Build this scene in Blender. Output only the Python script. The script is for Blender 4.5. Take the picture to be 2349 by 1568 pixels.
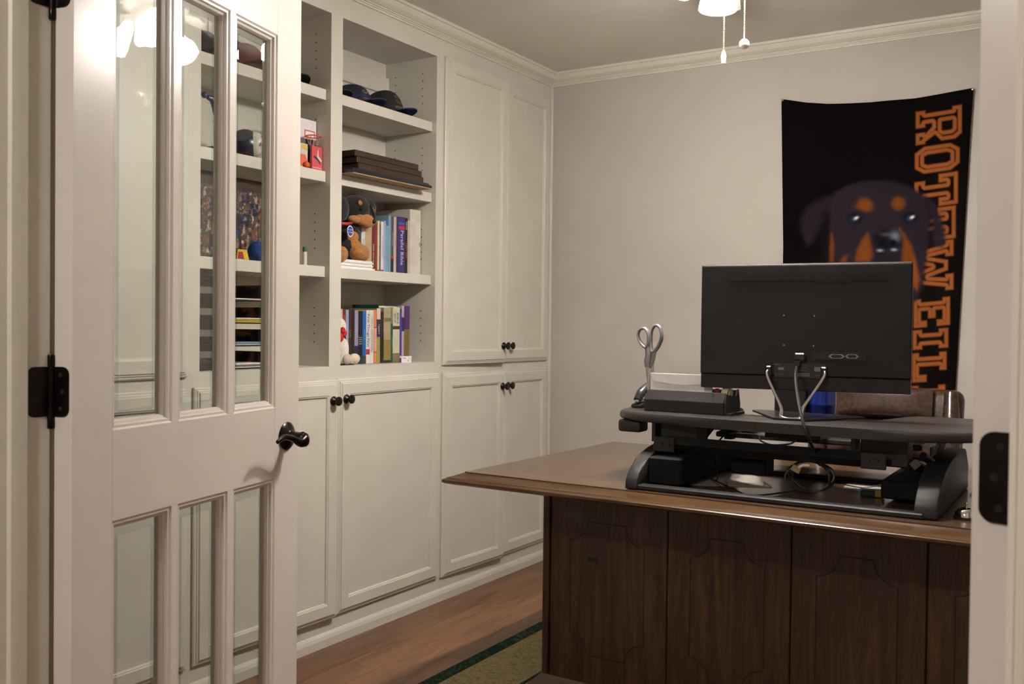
import bpy, bmesh, math, random
import numpy as np
from mathutils import Vector, Matrix, Quaternion
random.seed(7); rng = np.random.default_rng(7)
for _o in list(bpy.data.objects): bpy.data.objects.remove(_o)
S = bpy.context.scene
COL = S.collection
# ------------------------------------------------------------------ camera
W_PX, H_PX, F_PX = 2349.0, 1568.0, 2226.7
CAM_Z = 1.20
YAW, PITCH, ROLL = math.radians(-31.731), math.radians(-0.942), math.radians(0.6326)
_f = Vector((math.sin(YAW)*math.cos(PITCH), math.cos(YAW)*math.cos(PITCH), math.sin(PITCH)))
_r0 = Vector((math.cos(YAW), -math.sin(YAW), 0)); _u0 = _r0.cross(_f)
_r = math.cos(ROLL)*_r0 + math.sin(ROLL)*_u0
_u = -math.sin(ROLL)*_r0 + math.cos(ROLL)*_u0
CAM = Vector((0, 0, CAM_Z))
cd = bpy.data.cameras.new('camera'); cam = bpy.data.objects.new('camera', cd); COL.objects.link(cam)
cam.matrix_world = Matrix((( _r.x, _u.x, -_f.x, CAM.x), (_r.y, _u.y, -_f.y, CAM.y), (_r.z, _u.z, -_f.z, CAM.z), (0, 0, 0, 1)))
cd.sensor_fit = 'HORIZONTAL'; cd.sensor_width = 36.0; cd.lens = 36.0*F_PX/W_PX
cd.clip_start = 0.05; cd.clip_end = 60
cd.dof.use_dof = True; cd.dof.focus_distance = 3.3; cd.dof.aperture_fstop = 9.0
S.camera = cam
# ------------------------------------------------------------------ world, exposure
wd = bpy.data.worlds.new('world'); S.world = wd; wd.use_nodes = True
wd.node_tree.nodes['Background'].inputs[0].default_value = (0.9, 0.85, 0.8, 1)
wd.node_tree.nodes['Background'].inputs[1].default_value = 0.02
S.view_settings.view_transform = 'Standard'; S.view_settings.look = 'None'
S.view_settings.gamma = 1.0; S.view_settings.use_curve_mapping = False
S.view_settings.exposure = 1.1
BULB_W = 700.0          # emission of the fan's bulbs
SHADE_W = 52.0         # light leaving the frosted shades themselves
HALL_W = 74.0            # emission of the unseen hall lamp added for the door frame

# a pixel of the photograph gives a ray; it is cut with the plane the thing touches
def ray(px, py):
    return _r*((px-W_PX/2)/F_PX) - _u*((py-H_PX/2)/F_PX) + _f
def onx(px, py, X): d = ray(px, py); return CAM + d*(X/d.x)
def ony(px, py, Y): d = ray(px, py); return CAM + d*(Y/d.y)
def onz(px, py, Z): d = ray(px, py); return CAM + d*((Z-CAM_Z)/d.z)

# ------------------------------------------------------------------ materials
def lin(c):
    if isinstance(c, str): c = tuple(int(c[i:i+2], 16) for i in (0, 2, 4))
    v = [x/255.0 for x in c[:3]]
    return tuple(x/12.92 if x <= 0.04045 else ((x+0.055)/1.055)**2.4 for x in v) + (1.0,)
_mats = {}
def mat(name, c1, c2=None, rough=0.5, metal=0.0, spec=0.5, scale=30.0, stretch=(1, 1, 1), bump=0.0, bscale=None, detail=3.0, coat=0.0, sheen=0.0):
    """principled paint/plastic/metal with a procedural two-tone variation and relief"""
    if name in _mats: return _mats[name]
    m = bpy.data.materials.new(name); m.use_nodes = True; _mats[name] = m
    nt = m.node_tree; N = nt.nodes; L = nt.links; b = N['Principled BSDF']
    b.inputs['Roughness'].default_value = rough; b.inputs['Metallic'].default_value = metal
    b.inputs['Specular IOR Level'].default_value = spec
    b.inputs['Coat Weight'].default_value = coat; b.inputs['Coat Roughness'].default_value = 0.08
    if sheen: b.inputs['Sheen Weight'].default_value = sheen
    tc = N.new('ShaderNodeTexCoord'); mp = N.new('ShaderNodeMapping'); mp.inputs['Scale'].default_value = stretch
    L.new(tc.outputs['Object'], mp.inputs['Vector'])
    nz = N.new('ShaderNodeTexNoise'); nz.inputs['Scale'].default_value = scale; nz.inputs['Detail'].default_value = detail
    L.new(mp.outputs['Vector'], nz.inputs['Vector'])
    rp = N.new('ShaderNodeValToRGB'); L.new(nz.outputs['Fac'], rp.inputs['Fac'])
    a = lin(c1); bb = lin(c2) if c2 else tuple(min(1, x*0.94) for x in a[:3]) + (1,)
    rp.color_ramp.elements[0].position = 0.35; rp.color_ramp.elements[0].color = bb
    rp.color_ramp.elements[1].position = 0.65; rp.color_ramp.elements[1].color = a
    L.new(rp.outputs['Color'], b.inputs['Base Color'])
    if bump:
        n2 = N.new('ShaderNodeTexNoise'); n2.inputs['Scale'].default_value = bscale or scale; n2.inputs['Detail'].default_value = 2.0
        L.new(mp.outputs['Vector'], n2.inputs['Vector'])
        bp = N.new('ShaderNodeBump'); bp.inputs['Strength'].default_value = bump; bp.inputs['Distance'].default_value = 0.002
        L.new(n2.outputs['Fac'], bp.inputs['Height']); L.new(bp.outputs['Normal'], b.inputs['Normal'])
    return m
def wood(name, dark, mid, light, rough=0.4, grain=(30, 30, 1.5), scale=3.0, rand=0.0, coat=0.0, spec=0.5):
    if name in _mats: return _mats[name]
    m = bpy.data.materials.new(name); m.use_nodes = True; _mats[name] = m
    nt = m.node_tree; N = nt.nodes; L = nt.links; b = N['Principled BSDF']
    b.inputs['Roughness'].default_value = rough; b.inputs['Coat Weight'].default_value = coat; b.inputs['Coat Roughness'].default_value = 0.12
    b.inputs['Specular IOR Level'].default_value = spec
    tc = N.new('ShaderNodeTexCoord'); mp = N.new('ShaderNodeMapping'); mp.inputs['Scale'].default_value = grain
    L.new(tc.outputs['Object'], mp.inputs['Vector'])
    oi = N.new('ShaderNodeObjectInfo'); cb = N.new('ShaderNodeVectorMath'); cb.operation = 'SCALE'; cb.inputs['Scale'].default_value = 37.0
    cv = N.new('ShaderNodeCombineXYZ')
    for k in range(3): L.new(oi.outputs['Random'], cv.inputs[k])
    L.new(cv.outputs[0], cb.inputs[0]); ad = N.new('ShaderNodeVectorMath'); L.new(mp.outputs['Vector'], ad.inputs[0]); L.new(cb.outputs[0], ad.inputs[1])
    n1 = N.new('ShaderNodeTexNoise'); n1.inputs['Scale'].default_value = scale; n1.inputs['Detail'].default_value = 6; n1.inputs['Distortion'].default_value = 1.2
    L.new(ad.outputs[0], n1.inputs['Vector'])
    n2 = N.new('ShaderNodeTexNoise'); n2.inputs['Scale'].default_value = scale*9; n2.inputs['Detail'].default_value = 4
    L.new(ad.outputs[0], n2.inputs['Vector'])
    mx = N.new('ShaderNodeMath'); mx.operation = 'MULTIPLY_ADD'; mx.inputs[1].default_value = 0.35; L.new(n2.outputs['Fac'], mx.inputs[0])
    sc = N.new('ShaderNodeMath'); sc.operation = 'MULTIPLY'; sc.inputs[1].default_value = 0.65; L.new(n1.outputs['Fac'], sc.inputs[0]); L.new(sc.outputs[0], mx.inputs[2])
    rp = N.new('ShaderNodeValToRGB'); L.new(mx.outputs[0], rp.inputs['Fac'])
    e = rp.color_ramp.elements; e[0].position = 0.36; e[0].color = lin(dark); e[1].position = 0.66; e[1].color = lin(light)
    k = rp.color_ramp.elements.new(0.5); k.color = lin(mid)
    hs = N.new('ShaderNodeHueSaturation'); L.new(rp.outputs['Color'], hs.inputs['Color'])
    mr = N.new('ShaderNodeMapRange'); mr.inputs['To Min'].default_value = 1-rand; mr.inputs['To Max'].default_value = 1+rand
    L.new(oi.outputs['Random'], mr.inputs['Value']); L.new(mr.outputs['Result'], hs.inputs['Value'])
    L.new(hs.outputs['Color'], b.inputs['Base Color'])
    bp = N.new('ShaderNodeBump'); bp.inputs['Strength'].default_value = 0.12; bp.inputs['Distance'].default_value = 0.001
    L.new(n2.outputs['Fac'], bp.inputs['Height']); L.new(bp.outputs['Normal'], b.inputs['Normal'])
    return m
def emit(name, col, strength):
    if name in _mats: return _mats[name]
    m = bpy.data.materials.new(name); m.use_nodes = True; _mats[name] = m
    b = m.node_tree.nodes['Principled BSDF']; b.inputs['Base Color'].default_value = lin(col)
    nz = m.node_tree.nodes.new('ShaderNodeTexNoise'); nz.inputs['Scale'].default_value = 8
    rp = m.node_tree.nodes.new('ShaderNodeValToRGB'); rp.color_ramp.elements[0].color = lin(col); rp.color_ramp.elements[1].color = lin(col)
    m.node_tree.links.new(nz.outputs['Fac'], rp.inputs['Fac']); m.node_tree.links.new(rp.outputs['Color'], b.inputs['Emission Color'])
    b.inputs['Emission Strength'].default_value = strength
    return m
def thin_glass(name, tint=(0.93, 0.95, 0.93), wav=0.35, wscale=9.0):
    m = bpy.data.materials.new(name); m.use_nodes = True; _mats[name] = m
    nt = m.node_tree; N = nt.nodes; L = nt.links; N.remove(N['Principled BSDF']); out = N['Material Output']
    tr = N.new('ShaderNodeBsdfTransparent'); tr.inputs[0].default_value = tint + (1,)
    gl = N.new('ShaderNodeBsdfGlossy'); gl.inputs['Roughness'].default_value = 0.01; gl.inputs['Color'].default_value = (1, 1, 1, 1)
    lw = N.new('ShaderNodeLayerWeight'); lw.inputs['Blend'].default_value = 0.5          # Schlick reflectance of a thin pane
    pw = N.new('ShaderNodeMath'); pw.operation = 'POWER'; pw.inputs[1].default_value = 5.0; L.new(lw.outputs['Facing'], pw.inputs[0])
    fr = N.new('ShaderNodeMath'); fr.operation = 'MULTIPLY_ADD'; fr.inputs[1].default_value = 0.96; fr.inputs[2].default_value = 0.04; L.new(pw.outputs[0], fr.inputs[0])
    mx = N.new('ShaderNodeMixShader'); L.new(fr.outputs[0], mx.inputs[0]); L.new(tr.outputs[0], mx.inputs[1]); L.new(gl.outputs[0], mx.inputs[2])
    tc = N.new('ShaderNodeTexCoord'); nz = N.new('ShaderNodeTexNoise'); nz.inputs['Scale'].default_value = wscale; nz.inputs['Detail'].default_value = 1.0
    L.new(tc.outputs['Object'], nz.inputs['Vector']); bp = N.new('ShaderNodeBump'); bp.inputs['Strength'].default_value = wav; bp.inputs['Distance'].default_value = 0.004
    L.new(nz.outputs['Fac'], bp.inputs['Height']); L.new(bp.outputs['Normal'], gl.inputs['Normal'])
    L.new(mx.outputs[0], out.inputs['Surface'])
    return m
def vcol(name, rough=0.8, spec=0.2):
    m = bpy.data.materials.new(name); m.use_nodes = True; _mats[name] = m
    nt = m.node_tree; N = nt.nodes; L = nt.links; b = N['Principled BSDF']; b.inputs['Roughness'].default_value = rough; b.inputs['Specular IOR Level'].default_value = spec
    a = N.new('ShaderNodeAttribute'); a.attribute_name = 'print'; 
    nz = N.new('ShaderNodeTexNoise'); nz.inputs['Scale'].default_value = 900; tc = N.new('ShaderNodeTexCoord'); L.new(tc.outputs['Object'], nz.inputs['Vector'])
    bp = N.new('ShaderNodeBump'); bp.inputs['Strength'].default_value = 0.15; bp.inputs['Distance'].default_value = 0.001
    L.new(nz.outputs['Fac'], bp.inputs['Height']); L.new(bp.outputs['Normal'], b.inputs['Normal']); L.new(a.outputs['Color'], b.inputs['Base Color'])
    return m

PAINT = mat('white_trim_paint', (218, 212, 199), (214, 208, 195), rough=0.33, scale=6, bump=0.04, bscale=60)
SHELFP = mat('cabinet_paint', (208, 203, 191), (204, 198, 186), rough=0.42, scale=6, bump=0.03, bscale=80)
DOORP = mat('door_paint', (212, 204, 195), (208, 200, 191), rough=0.22, scale=5, bump=0.05, bscale=40)
WALLP = mat('wall_paint', (187, 180, 171), (183, 176, 167), rough=0.75, scale=4, bump=0.10, bscale=220)
CEILP = mat('ceiling_paint', (224, 216, 206), (219, 211, 201), rough=0.9, scale=4, bump=0.25, bscale=260)
BRONZE = mat('oil_rubbed_bronze', (34, 27, 23), (22, 17, 15), rough=0.28, metal=0.75, scale=40)
KNOBM = mat('bronze_knob', (46, 36, 31), (28, 22, 19), rough=0.3, metal=0.5, scale=60)
BLACKP = mat('black_plastic', (25, 24, 23), (20, 19, 19), rough=0.45, scale=90, bump=0.1, bscale=400)
BLACKM = mat('black_matte_metal', (28, 27, 26), (23, 22, 22), rough=0.5, metal=0.2, scale=70, bump=0.06, bscale=300)
CHROME = mat('chrome', (215, 210, 205), (200, 196, 190), rough=0.12, metal=1.0, scale=10)
SILVER = mat('silver_plastic', (150, 150, 152), (138, 138, 140), rough=0.35, metal=0.55, scale=20)
PAPER = mat('white_paper', (232, 228, 224), (224, 220, 216), rough=0.8, scale=50)
HOLE = mat('dark_hole', (22, 19, 16), (16, 14, 12), rough=0.9)
DESKW = wood('dark_walnut_veneer', (38, 22, 11), (60, 37, 19), (82, 53, 28), rough=0.42, grain=(14, 14, 1.0), scale=2.2)
DESKM = wood('walnut_moulding', (58, 39, 20), (76, 52, 28), (90, 63, 36), rough=0.28, grain=(1.0, 14, 14), scale=2.2, coat=0.3)
DESKT = wood('walnut_desk_top', (66, 48, 32), (80, 60, 41), (92, 70, 49), rough=0.28, grain=(1.0, 9, 9), scale=2.0, coat=0.4)
FLOORW = wood('floor_plank_wood', (92, 60, 38), (118, 81, 54), (138, 98, 68), rough=0.35, grain=(10, 0.8, 10), scale=2.5, rand=0.18)

# ------------------------------------------------------------------ mesh helpers
def thing(name, label=None, cat=None, loc=(0, 0, 0), rot=0.0, group=None, kind=None):
    o = bpy.data.objects.new(name, None); COL.objects.link(o); o.empty_display_size = 0.05
    o.location = loc; o.rotation_euler = (0, 0, rot); tag(o, label, cat, group, kind); return o
def tag(o, label=None, cat=None, group=None, kind=None):
    if label: o['label'] = label
    if cat: o['category'] = cat
    if group: o['group'] = group
    if kind: o['kind'] = kind
    return o
def add(name, bm, m, parent=None, smooth=False, label=None):
    me = bpy.data.meshes.new(name)
    if isinstance(bm, bmesh.types.BMesh):
        bmesh.ops.recalc_face_normals(bm, faces=bm.faces[:]); bm.to_mesh(me); bm.free()
    else:
        v, f = bm; me.from_pydata([tuple(x) for x in v], [], f); me.update()
    for k in (m if isinstance(m, (list, tuple)) else [m]): me.materials.append(k)
    if smooth:
        me.polygons.foreach_set('use_smooth', [True]*len(me.polygons))
        try: me.set_sharp_from_angle(angle=math.radians(40))
        except Exception: pass
    o = bpy.data.objects.new(name, me); COL.objects.link(o)
    if parent: o.parent = parent
    if label: o['label'] = label
    return o
def _box(bm, x0, x1, y0, y1, z0, z1):
    vs = [bm.verts.new(p) for p in ((x0,y0,z0),(x1,y0,z0),(x1,y1,z0),(x0,y1,z0),(x0,y0,z1),(x1,y0,z1),(x1,y1,z1),(x0,y1,z1))]
    return [bm.faces.new([vs[i] for i in f]) for f in ((0,3,2,1),(4,5,6,7),(0,1,5,4),(1,2,6,5),(2,3,7,6),(3,0,4,7))], vs
def BX(*b, bev=0.0, seg=1):
    """one or several boxes in a mesh; each b is (x0,x1,y0,y1,z0,z1)"""
    bm = bmesh.new()
    if not isinstance(b[0], (tuple, list)): b = (b,)
    for q in b: _box(bm, *q)
    if bev: bmesh.ops.bevel(bm, geom=bm.edges[:], offset=bev, segments=seg, affect='EDGES', profile=0.5)
    return bm
def prism(pts, h, axis='z', at=0.0, bev=0.0, seg=2):
    """2-D outline extruded by h along an axis; pts are (a,b) in the other two axes"""
    bm = bmesh.new()
    def P(a, b, c): return {'z': (a, b, c), 'x': (c, a, b), 'y': (a, c, b)}[axis]
    lo = [bm.verts.new(P(a, b, at)) for a, b in pts]; hi = [bm.verts.new(P(a, b, at+h)) for a, b in pts]
    n = len(pts); bm.faces.new(lo[::-1]); bm.faces.new(hi)
    for i in range(n): bm.faces.new((lo[i], lo[(i+1) % n], hi[(i+1) % n], hi[i]))
    if bev: bmesh.ops.bevel(bm, geom=[e for e in bm.edges], offset=bev, segments=seg, affect='EDGES', profile=0.5)
    return bm
def lathe(prof, n=24, axis='z', origin=(0, 0, 0)):
    """profile of (radius, height) turned about an axis"""
    bm = bmesh.new(); rows = []
    ox, oy, oz = origin
    for r, h in prof:
        row = []
        if r < 1e-6:
            p = {'z': (ox, oy, oz+h), 'x': (ox+h, oy, oz), 'y': (ox, oy+h, oz)}[axis]; row = [bm.verts.new(p)]
        else:
            for i in range(n):
                a = 2*math.pi*i/n; c, s = r*math.cos(a), r*math.sin(a)
                row.append(bm.verts.new({'z': (ox+c, oy+s, oz+h), 'x': (ox+h, oy+c, oz+s), 'y': (ox+s, oy+h, oz+c)}[axis]))
        rows.append(row)
    for a, b in zip(rows, rows[1:]):
        if len(a) == 1 and len(b) == 1: continue
        for i in range(n):
            j = (i+1) % n
            if len(a) == 1: bm.faces.new((a[0], b[i], b[j]))
            elif len(b) == 1: bm.faces.new((a[i], a[j], b[0]))
            else: bm.faces.new((a[i], a[j], b[j], b[i]))
    for e in (rows[0], rows[-1]):
        if len(e) > 1:
            try: bm.faces.new(e)
            except ValueError: pass
    return bm
def spline(pts, per=8, closed=False):
    P = [Vector(p) for p in pts]; n = len(P); out = []
    rngn = n if closed else n-1
    for i in range(rngn):
        p0 = P[(i-1) % n] if closed or i > 0 else P[0]*2-P[1]
        p1 = P[i]; p2 = P[(i+1) % n]; p3 = P[(i+2) % n] if closed or i+2 < n else P[-1]*2-P[-2]
        for k in range(per):
            t = k/per
            out.append(0.5*((2*p1)+(-p0+p2)*t+(2*p0-5*p1+4*p2-p3)*t*t+(-p0+3*p1-3*p2+p3)*t**3))
    if not closed: out.append(P[-1])
    return out
def tube(pts, r, n=8, closed=False, per=8, smooth=True, flat=None):
    """round bar along a path; r may be a list (radius per path point); flat=(direction, factor) squashes it"""
    path = spline(pts, per, closed) if smooth else [Vector(p) for p in pts]
    m = len(path); bm = bmesh.new(); rows = []
    if isinstance(r, (list, tuple)):
        q = np.interp(np.linspace(0, len(r)-(0 if closed else 1), m, endpoint=not closed), np.arange(len(r)+(1 if closed else 0)), list(r)+([r[0]] if closed else []))
    else: q = [r]*m
    up = Vector((0, 0, 1)); prev = None
    for i, p in enumerate(path):
        a = path[(i-1) % m] if closed or i > 0 else p; b = path[(i+1) % m] if closed or i < m-1 else p
        t = (b-a).normalized() if (b-a).length > 1e-9 else Vector((0, 0, 1))
        if prev is None: s = t.cross(up) if abs(t.z) < 0.95 else t.cross(Vector((1, 0, 0)))
        else: s = prev - t*prev.dot(t)
        s.normalize(); prev = s; v = t.cross(s); row = []
        for k in range(n):
            d = s*math.cos(2*math.pi*k/n) + v*math.sin(2*math.pi*k/n)
            if flat: f = Vector(flat[0]).normalized(); d = d - f*d.dot(f)*(1-flat[1])
            row.append(bm.verts.new(p + d*q[i]))
        rows.append(row)
    for i in range(m if closed else m-1):
        a, b = rows[i], rows[(i+1) % m]
        for k in range(n): bm.faces.new((a[k], a[(k+1) % n], b[(k+1) % n], b[k]))
    if not closed: bm.faces.new(rows[0]); bm.faces.new(rows[-1])
    return bm
def ball(c, r, n=20, m=12, rot=None):
    """ellipsoid; r scalar or (rx,ry,rz)"""
    bm = bmesh.new(); bmesh.ops.create_uvsphere(bm, u_segments=n, v_segments=m, radius=1.0)
    rr = (r, r, r) if not isinstance(r, (tuple, list)) else r
    M = Matrix.Translation(c) @ (rot.to_matrix().to_4x4() if rot else Matrix.Identity(4)) @ Matrix.Diagonal((*rr, 1))
    bmesh.ops.transform(bm, matrix=M, verts=bm.verts[:]); return bm
def join(*bms):
    out = bmesh.new()
    for b in bms:
        me = bpy.data.meshes.new('t'); b.to_mesh(me); b.free(); out.from_mesh(me); bpy.data.meshes.remove(me)
    return out
def xform(bm, M): bmesh.ops.transform(bm, matrix=M, verts=bm.verts[:]); return bm
def rect_loops(a0, a1, b0, b1, prof, put, cap=True):
    """mitred moulding: a rectangle stepped inwards by (inset, depth) pairs; put(a,b,d) gives the 3-D point"""
    bm = bmesh.new(); rows = []
    for ins, d in prof:
        rows.append([bm.verts.new(put(a, b, d)) for a, b in ((a0+ins, b0+ins), (a1-ins, b0+ins), (a1-ins, b1-ins), (a0+ins, b1-ins))])
    for p, q in zip(rows, rows[1:]):
        for i in range(4): bm.faces.new((p[i], p[(i+1) % 4], q[(i+1) % 4], q[i]))
    if cap: bm.faces.new(rows[-1])
    return bm
_dg = None
def text_bm(body, size, depth=0.0003, M=None, align='CENTER', squeeze=1.0):
    cu = bpy.data.curves.new('lettering', 'FONT'); cu.body = body; cu.size = size; cu.align_x = align; cu.align_y = 'CENTER'; cu.extrude = depth; cu.resolution_u = 2
    o = bpy.data.objects.new('lettering', cu); COL.objects.link(o)
    dg = bpy.context.evaluated_depsgraph_get(); me = bpy.data.meshes.new_from_object(o.evaluated_get(dg))
    bpy.data.objects.remove(o); bpy.data.curves.remove(cu)
    bm = bmesh.new(); bm.from_mesh(me); bpy.data.meshes.remove(me)
    xform(bm, Matrix.Diagonal((squeeze, 1, 1, 1)))
    if M is not None: xform(bm, M)
    return bm
def copy_tree(o, parent=None):
    c = o.copy(); COL.objects.link(c); c.parent = parent
    for ch in [x for x in bpy.data.objects if x.parent == o]: copy_tree(ch, c)
    return c
def struct(o): o['kind'] = 'structure'; return o

# ------------------------------------------------------------------ room shell
XB, XR, YF, YD0, YD1, ZC = -2.80, 0.88, 4.37, 0.920, 1.043, 2.488
XC = -2.477                                   # front plane of the built-in cabinets
XJL, XJR = -1.615, -0.066                     # faces of the door jambs
fl = struct(add('floor', BX(XB-.1, XR+.1, YD0, YF+.1, -0.06, -0.012), FLOORW))
PW = 0.127; plank_mesh = {}
for i in range(int((XR-XB)/PW)+1):
    y = YD0 - random.uniform(0, 1.1)
    while y < YF:
        ln = random.choice((0.9, 1.2, 1.2, 1.5)); y0, y1 = max(y, YD0), min(y+ln, YF+0.02); y += ln
        if y1-y0 < 0.03: continue
        key = round(y1-y0, 4)
        if key not in plank_mesh:
            bm = BX(0.0002, PW-0.0002, 0.0002, key-0.0002, -0.012, 0.0, bev=0.0005); me = bpy.data.meshes.new('plank'); bm.to_mesh(me); bm.free(); me.materials.append(FLOORW); plank_mesh[key] = me
        o = bpy.data.objects.new('plank', plank_mesh[key]); COL.objects.link(o); o.location = (XB+i*PW, y0, 0); o.parent = fl
struct(add('floor_hall', BX(-2.6, 1.6, -2.2, YD0, -0.06, 0.0), FLOORW))
struct(add('ceiling', BX(XB-.1, XR+.1, YD1-.06, YF+.1, ZC, ZC+.08), CEILP))
struct(add('ceiling_hall', BX(-2.6, 1.6, -2.2, YD0+.06, ZC, ZC+.08), CEILP))
struct(add('wall_far', BX(XB-.1, XR+.1, YF, YF+.1, 0, ZC), WALLP))
struct(add('wall_left', BX(XB-.1, XB, YD1, YF, 0, ZC), WALLP))
struct(add('wall_right', BX(XR, XR+.1, YD1, YF, 0, ZC), WALLP))
struct(add('wall_door', BX((XB-.1, XJL-.02, YD0, YD1, 0, ZC), (XJR+.02, XR+.1, YD0, YD1, 0, ZC), (XJL-.02, XJR+.02, YD0, YD1, 2.07, ZC)), WALLP))
struct(add('wall_hall', BX((-2.7, -2.6, -2.2, YD0, 0, ZC), (1.6, 1.7, -2.2, YD0, 0, ZC), (-2.6, 1.6, -2.3, -2.2, 0, ZC)), WALLP))
# crown moulding: profile of (distance from wall, height below ceiling)
CP = [(0, 0), (.060, 0), (.060, -.012), (.053, -.0125), (.050, -.020), (.042, -.032), (.028, -.041), (.021, -.043), (.021, -.0475), (.014, -.048), (.014, -.0525), (.008, -.053), (.008, -.060), (0, -.060)]
def crown(name, p, q, nrm):
    p, q, nrm = Vector(p), Vector(q), Vector(nrm); d = (q-p).normalized(); bm = bmesh.new(); rows = []
    for base, sgn in ((p, 1), (q, -1)):
        rows.append([bm.verts.new(base + nrm*a + d*(a*sgn) + Vector((0, 0, ZC+b))) for a, b in CP])
    for i in range(len(CP)): j = (i+1) % len(CP); bm.faces.new((rows[0][i], rows[0][j], rows[1][j], rows[1][i]))
    return struct(add(name, bm, PAINT))
crown('trim_1', (XC, YF, 0), (XR, YF, 0), (0, -1, 0))
crown('trim_2', (XC, YD1, 0), (XC, YF, 0), (1, 0, 0))
crown('trim_3', (XR, YF, 0), (XR, YD1, 0), (-1, 0, 0))
struct(add('baseboard_far', prism([(YF-.016, 0), (YF, 0), (YF, .13), (YF-.006, .13), (YF-.012, .118), (YF-.016, .105)], XR-XC-.03, 'x', XC+.03), PAINT))
struct(add('baseboard_right', BX(XR-.015, XR, YD1+.02, YF-.02, 0, .12, bev=.004), PAINT))
# door frame
def frame_side(name, xj, sg):
    """jamb, stop and casings of one side; sg=+1: opening lies towards +x"""
    b = sorted
    g = struct(thing(name))
    def B(n, x0, x1, y0, y1, bev=.003): add(n, BX(min(x0, x1), max(x0, x1), y0, y1, 0, 2.07, bev=bev), PAINT, g)
    B('jamb', xj-.02*sg, xj, YD0, YD1, .002)
    B('door_stop', xj, xj+.010*sg, .960, .997, .004)
    if sg > 0: B('casing', xj-.075*sg, xj-.005*sg, YD0-.018, YD0, .004)
    else: B('casing', xj-.075*sg, xj-.004*sg, YD0-.018, YD0, .004)
    B('casing', xj-.075*sg, xj-.006*sg, YD1, YD1+.016, .004)
    return g
frame_side('trim_4', XJL, 1); frame_side('trim_5', XJR, -1)
g = struct(thing('trim_6'))
add('head_jamb', BX(XJL, XJR, YD0, YD1, 2.05, 2.07), PAINT, g); add('head_casing', BX(XJL-.07, XJR+.07, YD1, YD1+.016, 2.066, 2.14, bev=.004), PAINT, g)
add('head_casing', BX(XJL-.07, XJR+.07, YD0-.018, YD0, 2.066, 2.14, bev=.004), PAINT, g)

# ------------------------------------------------------------------ built-in cabinets
def knob(parent, x, y, z):
    add('knob', lathe([(.006, 0), (.0165, .0), (.0175, .004), (.013, .009), (.0075, .013), (.0075, .019), (.013, .022), (.0175, .027), (.0165, .031), (.010, .0335), (0, .034)], 20, 'x', (x, y, z)), KNOBM, parent, True)
DPROF = [(0, 0), (0, .008), (.004, .011), (.008, .011), (.011, .0145), (.015, .0145), (.018, .019), (.056, .019), (.058, .0165), (.062, .0155), (.065, .009)]
def cab_door(parent, y0, y1, z0, z1, kn=None, ajar=0.0, hinge='lo'):
    """stepped-edge door with a recessed panel; hinged at y0 ('lo') or y1"""
    hy = y0 if hinge == 'lo' else y1
    d = add('door', rect_loops(y0-hy, y1-hy, z0, z1, DPROF, lambda a, b, c: (c, a, b), cap=False), SHELFP, parent)
    d.location = (XC+.001, hy, 0); d.rotation_euler = (0, 0, -ajar if hinge == 'lo' else ajar)
    add('panel', BX(.0005, .009, y0-hy+.060, y1-hy-.060, z0+.060, z1-.060), SHELFP, d)
    add('backing', BX(.0, .0006, y0-hy+.002, y1-hy-.002, z0+.002, z1-.002), SHELFP, d)
    if kn: knob(d, .0185, kn[0]-hy, kn[1])
    return d
XBK = -2.757
SH_Z = (1.414, 1.767, 2.07)
def cab_unit(name, label, y0, y1, o0, o1, shelves):
    """carcass from y0 to y1 with an opening o0..o1 in the face frame"""
    u = thing(name, label, 'cabinet', (0, 0, 0))
    add('face_frame', BX((XC-.019, XC, y0, o0, .0, 2.43), (XC-.019, XC, o1, y1, .0, 2.43), (XC-.019, XC, o0, o1, 2.349, 2.43), (XC-.019, XC, o0, o1, .0, .125),
                         (XC-.019, XC, o0, o1, .965, 1.042)), SHELFP, u)
    add('side_panel', BX(XBK, XC-.019, y0, o0, 0, 2.43), SHELFP, u); add('side_panel', BX(XBK, XC-.019, o1, y1, 0, 2.43), SHELFP, u)
    add('back_panel', BX(XBK-.012, XBK, y0, y1, 0, 2.43), SHELFP, u)
    add('top_panel', BX(XBK, XC-.019, o0, o1, 2.349, 2.37), SHELFP, u); add('bottom_panel', BX(XBK, XC-.019, o0, o1, .10, .125), SHELFP, u)
    add('counter', BX(XBK, XC-.019, o0, o1, 1.022, 1.042), SHELFP, u)
    add('base_shoe', prism([(XC, 0), (XC+.014, 0), (XC+.014, .03), (XC+.010, .042), (XC+.004, .050), (XC, .052)], y1-y0, 'y', y0), SHELFP, u)
    if shelves:
        add('nailer', BX(XBK, XBK+.018, o0, o1, 2.215, 2.285), SHELFP, u)
        for z in SH_Z: add('shelf', BX(XBK+.001, XC-.021, o0+.002, o1-.002, z-.040, z, bev=.0012), SHELFP, u)
        for yy, sg in ((o0, 1), (o1, -1)):
            bm = bmesh.new()
            for xx in (XBK+.055, XC-.075):
                for k in range(38):
                    z = 1.10+k*.032
                    if z > 2.30 or not any(s+.0 < z-.06 < s+.16 or s-.30 < z < s-.14 for s in SH_Z): continue
                    vs = [bm.verts.new((xx+.0028*math.cos(t*math.pi/4), yy+sg*.0004, z+.0028*math.sin(t*math.pi/4))) for t in range(8)]
                    bm.faces.new(vs)
            add('shelf_pin_holes', bm, HOLE, u)['kind'] = 'stuff'
    return u
uR = cab_unit('closet_cabinet', 'white tall built-in cabinet with paired upper and lower doors beside the grey wall', 3.396, YF, 3.44, 4.32, False)
cab_door(uR, 3.424, 3.902, 1.027, 2.362, (3.868, 1.106), math.radians(2.4), 'lo'); cab_door(uR, 3.906, 4.334, 1.027, 2.362, (3.940, 1.106), 0, 'hi')
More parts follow.
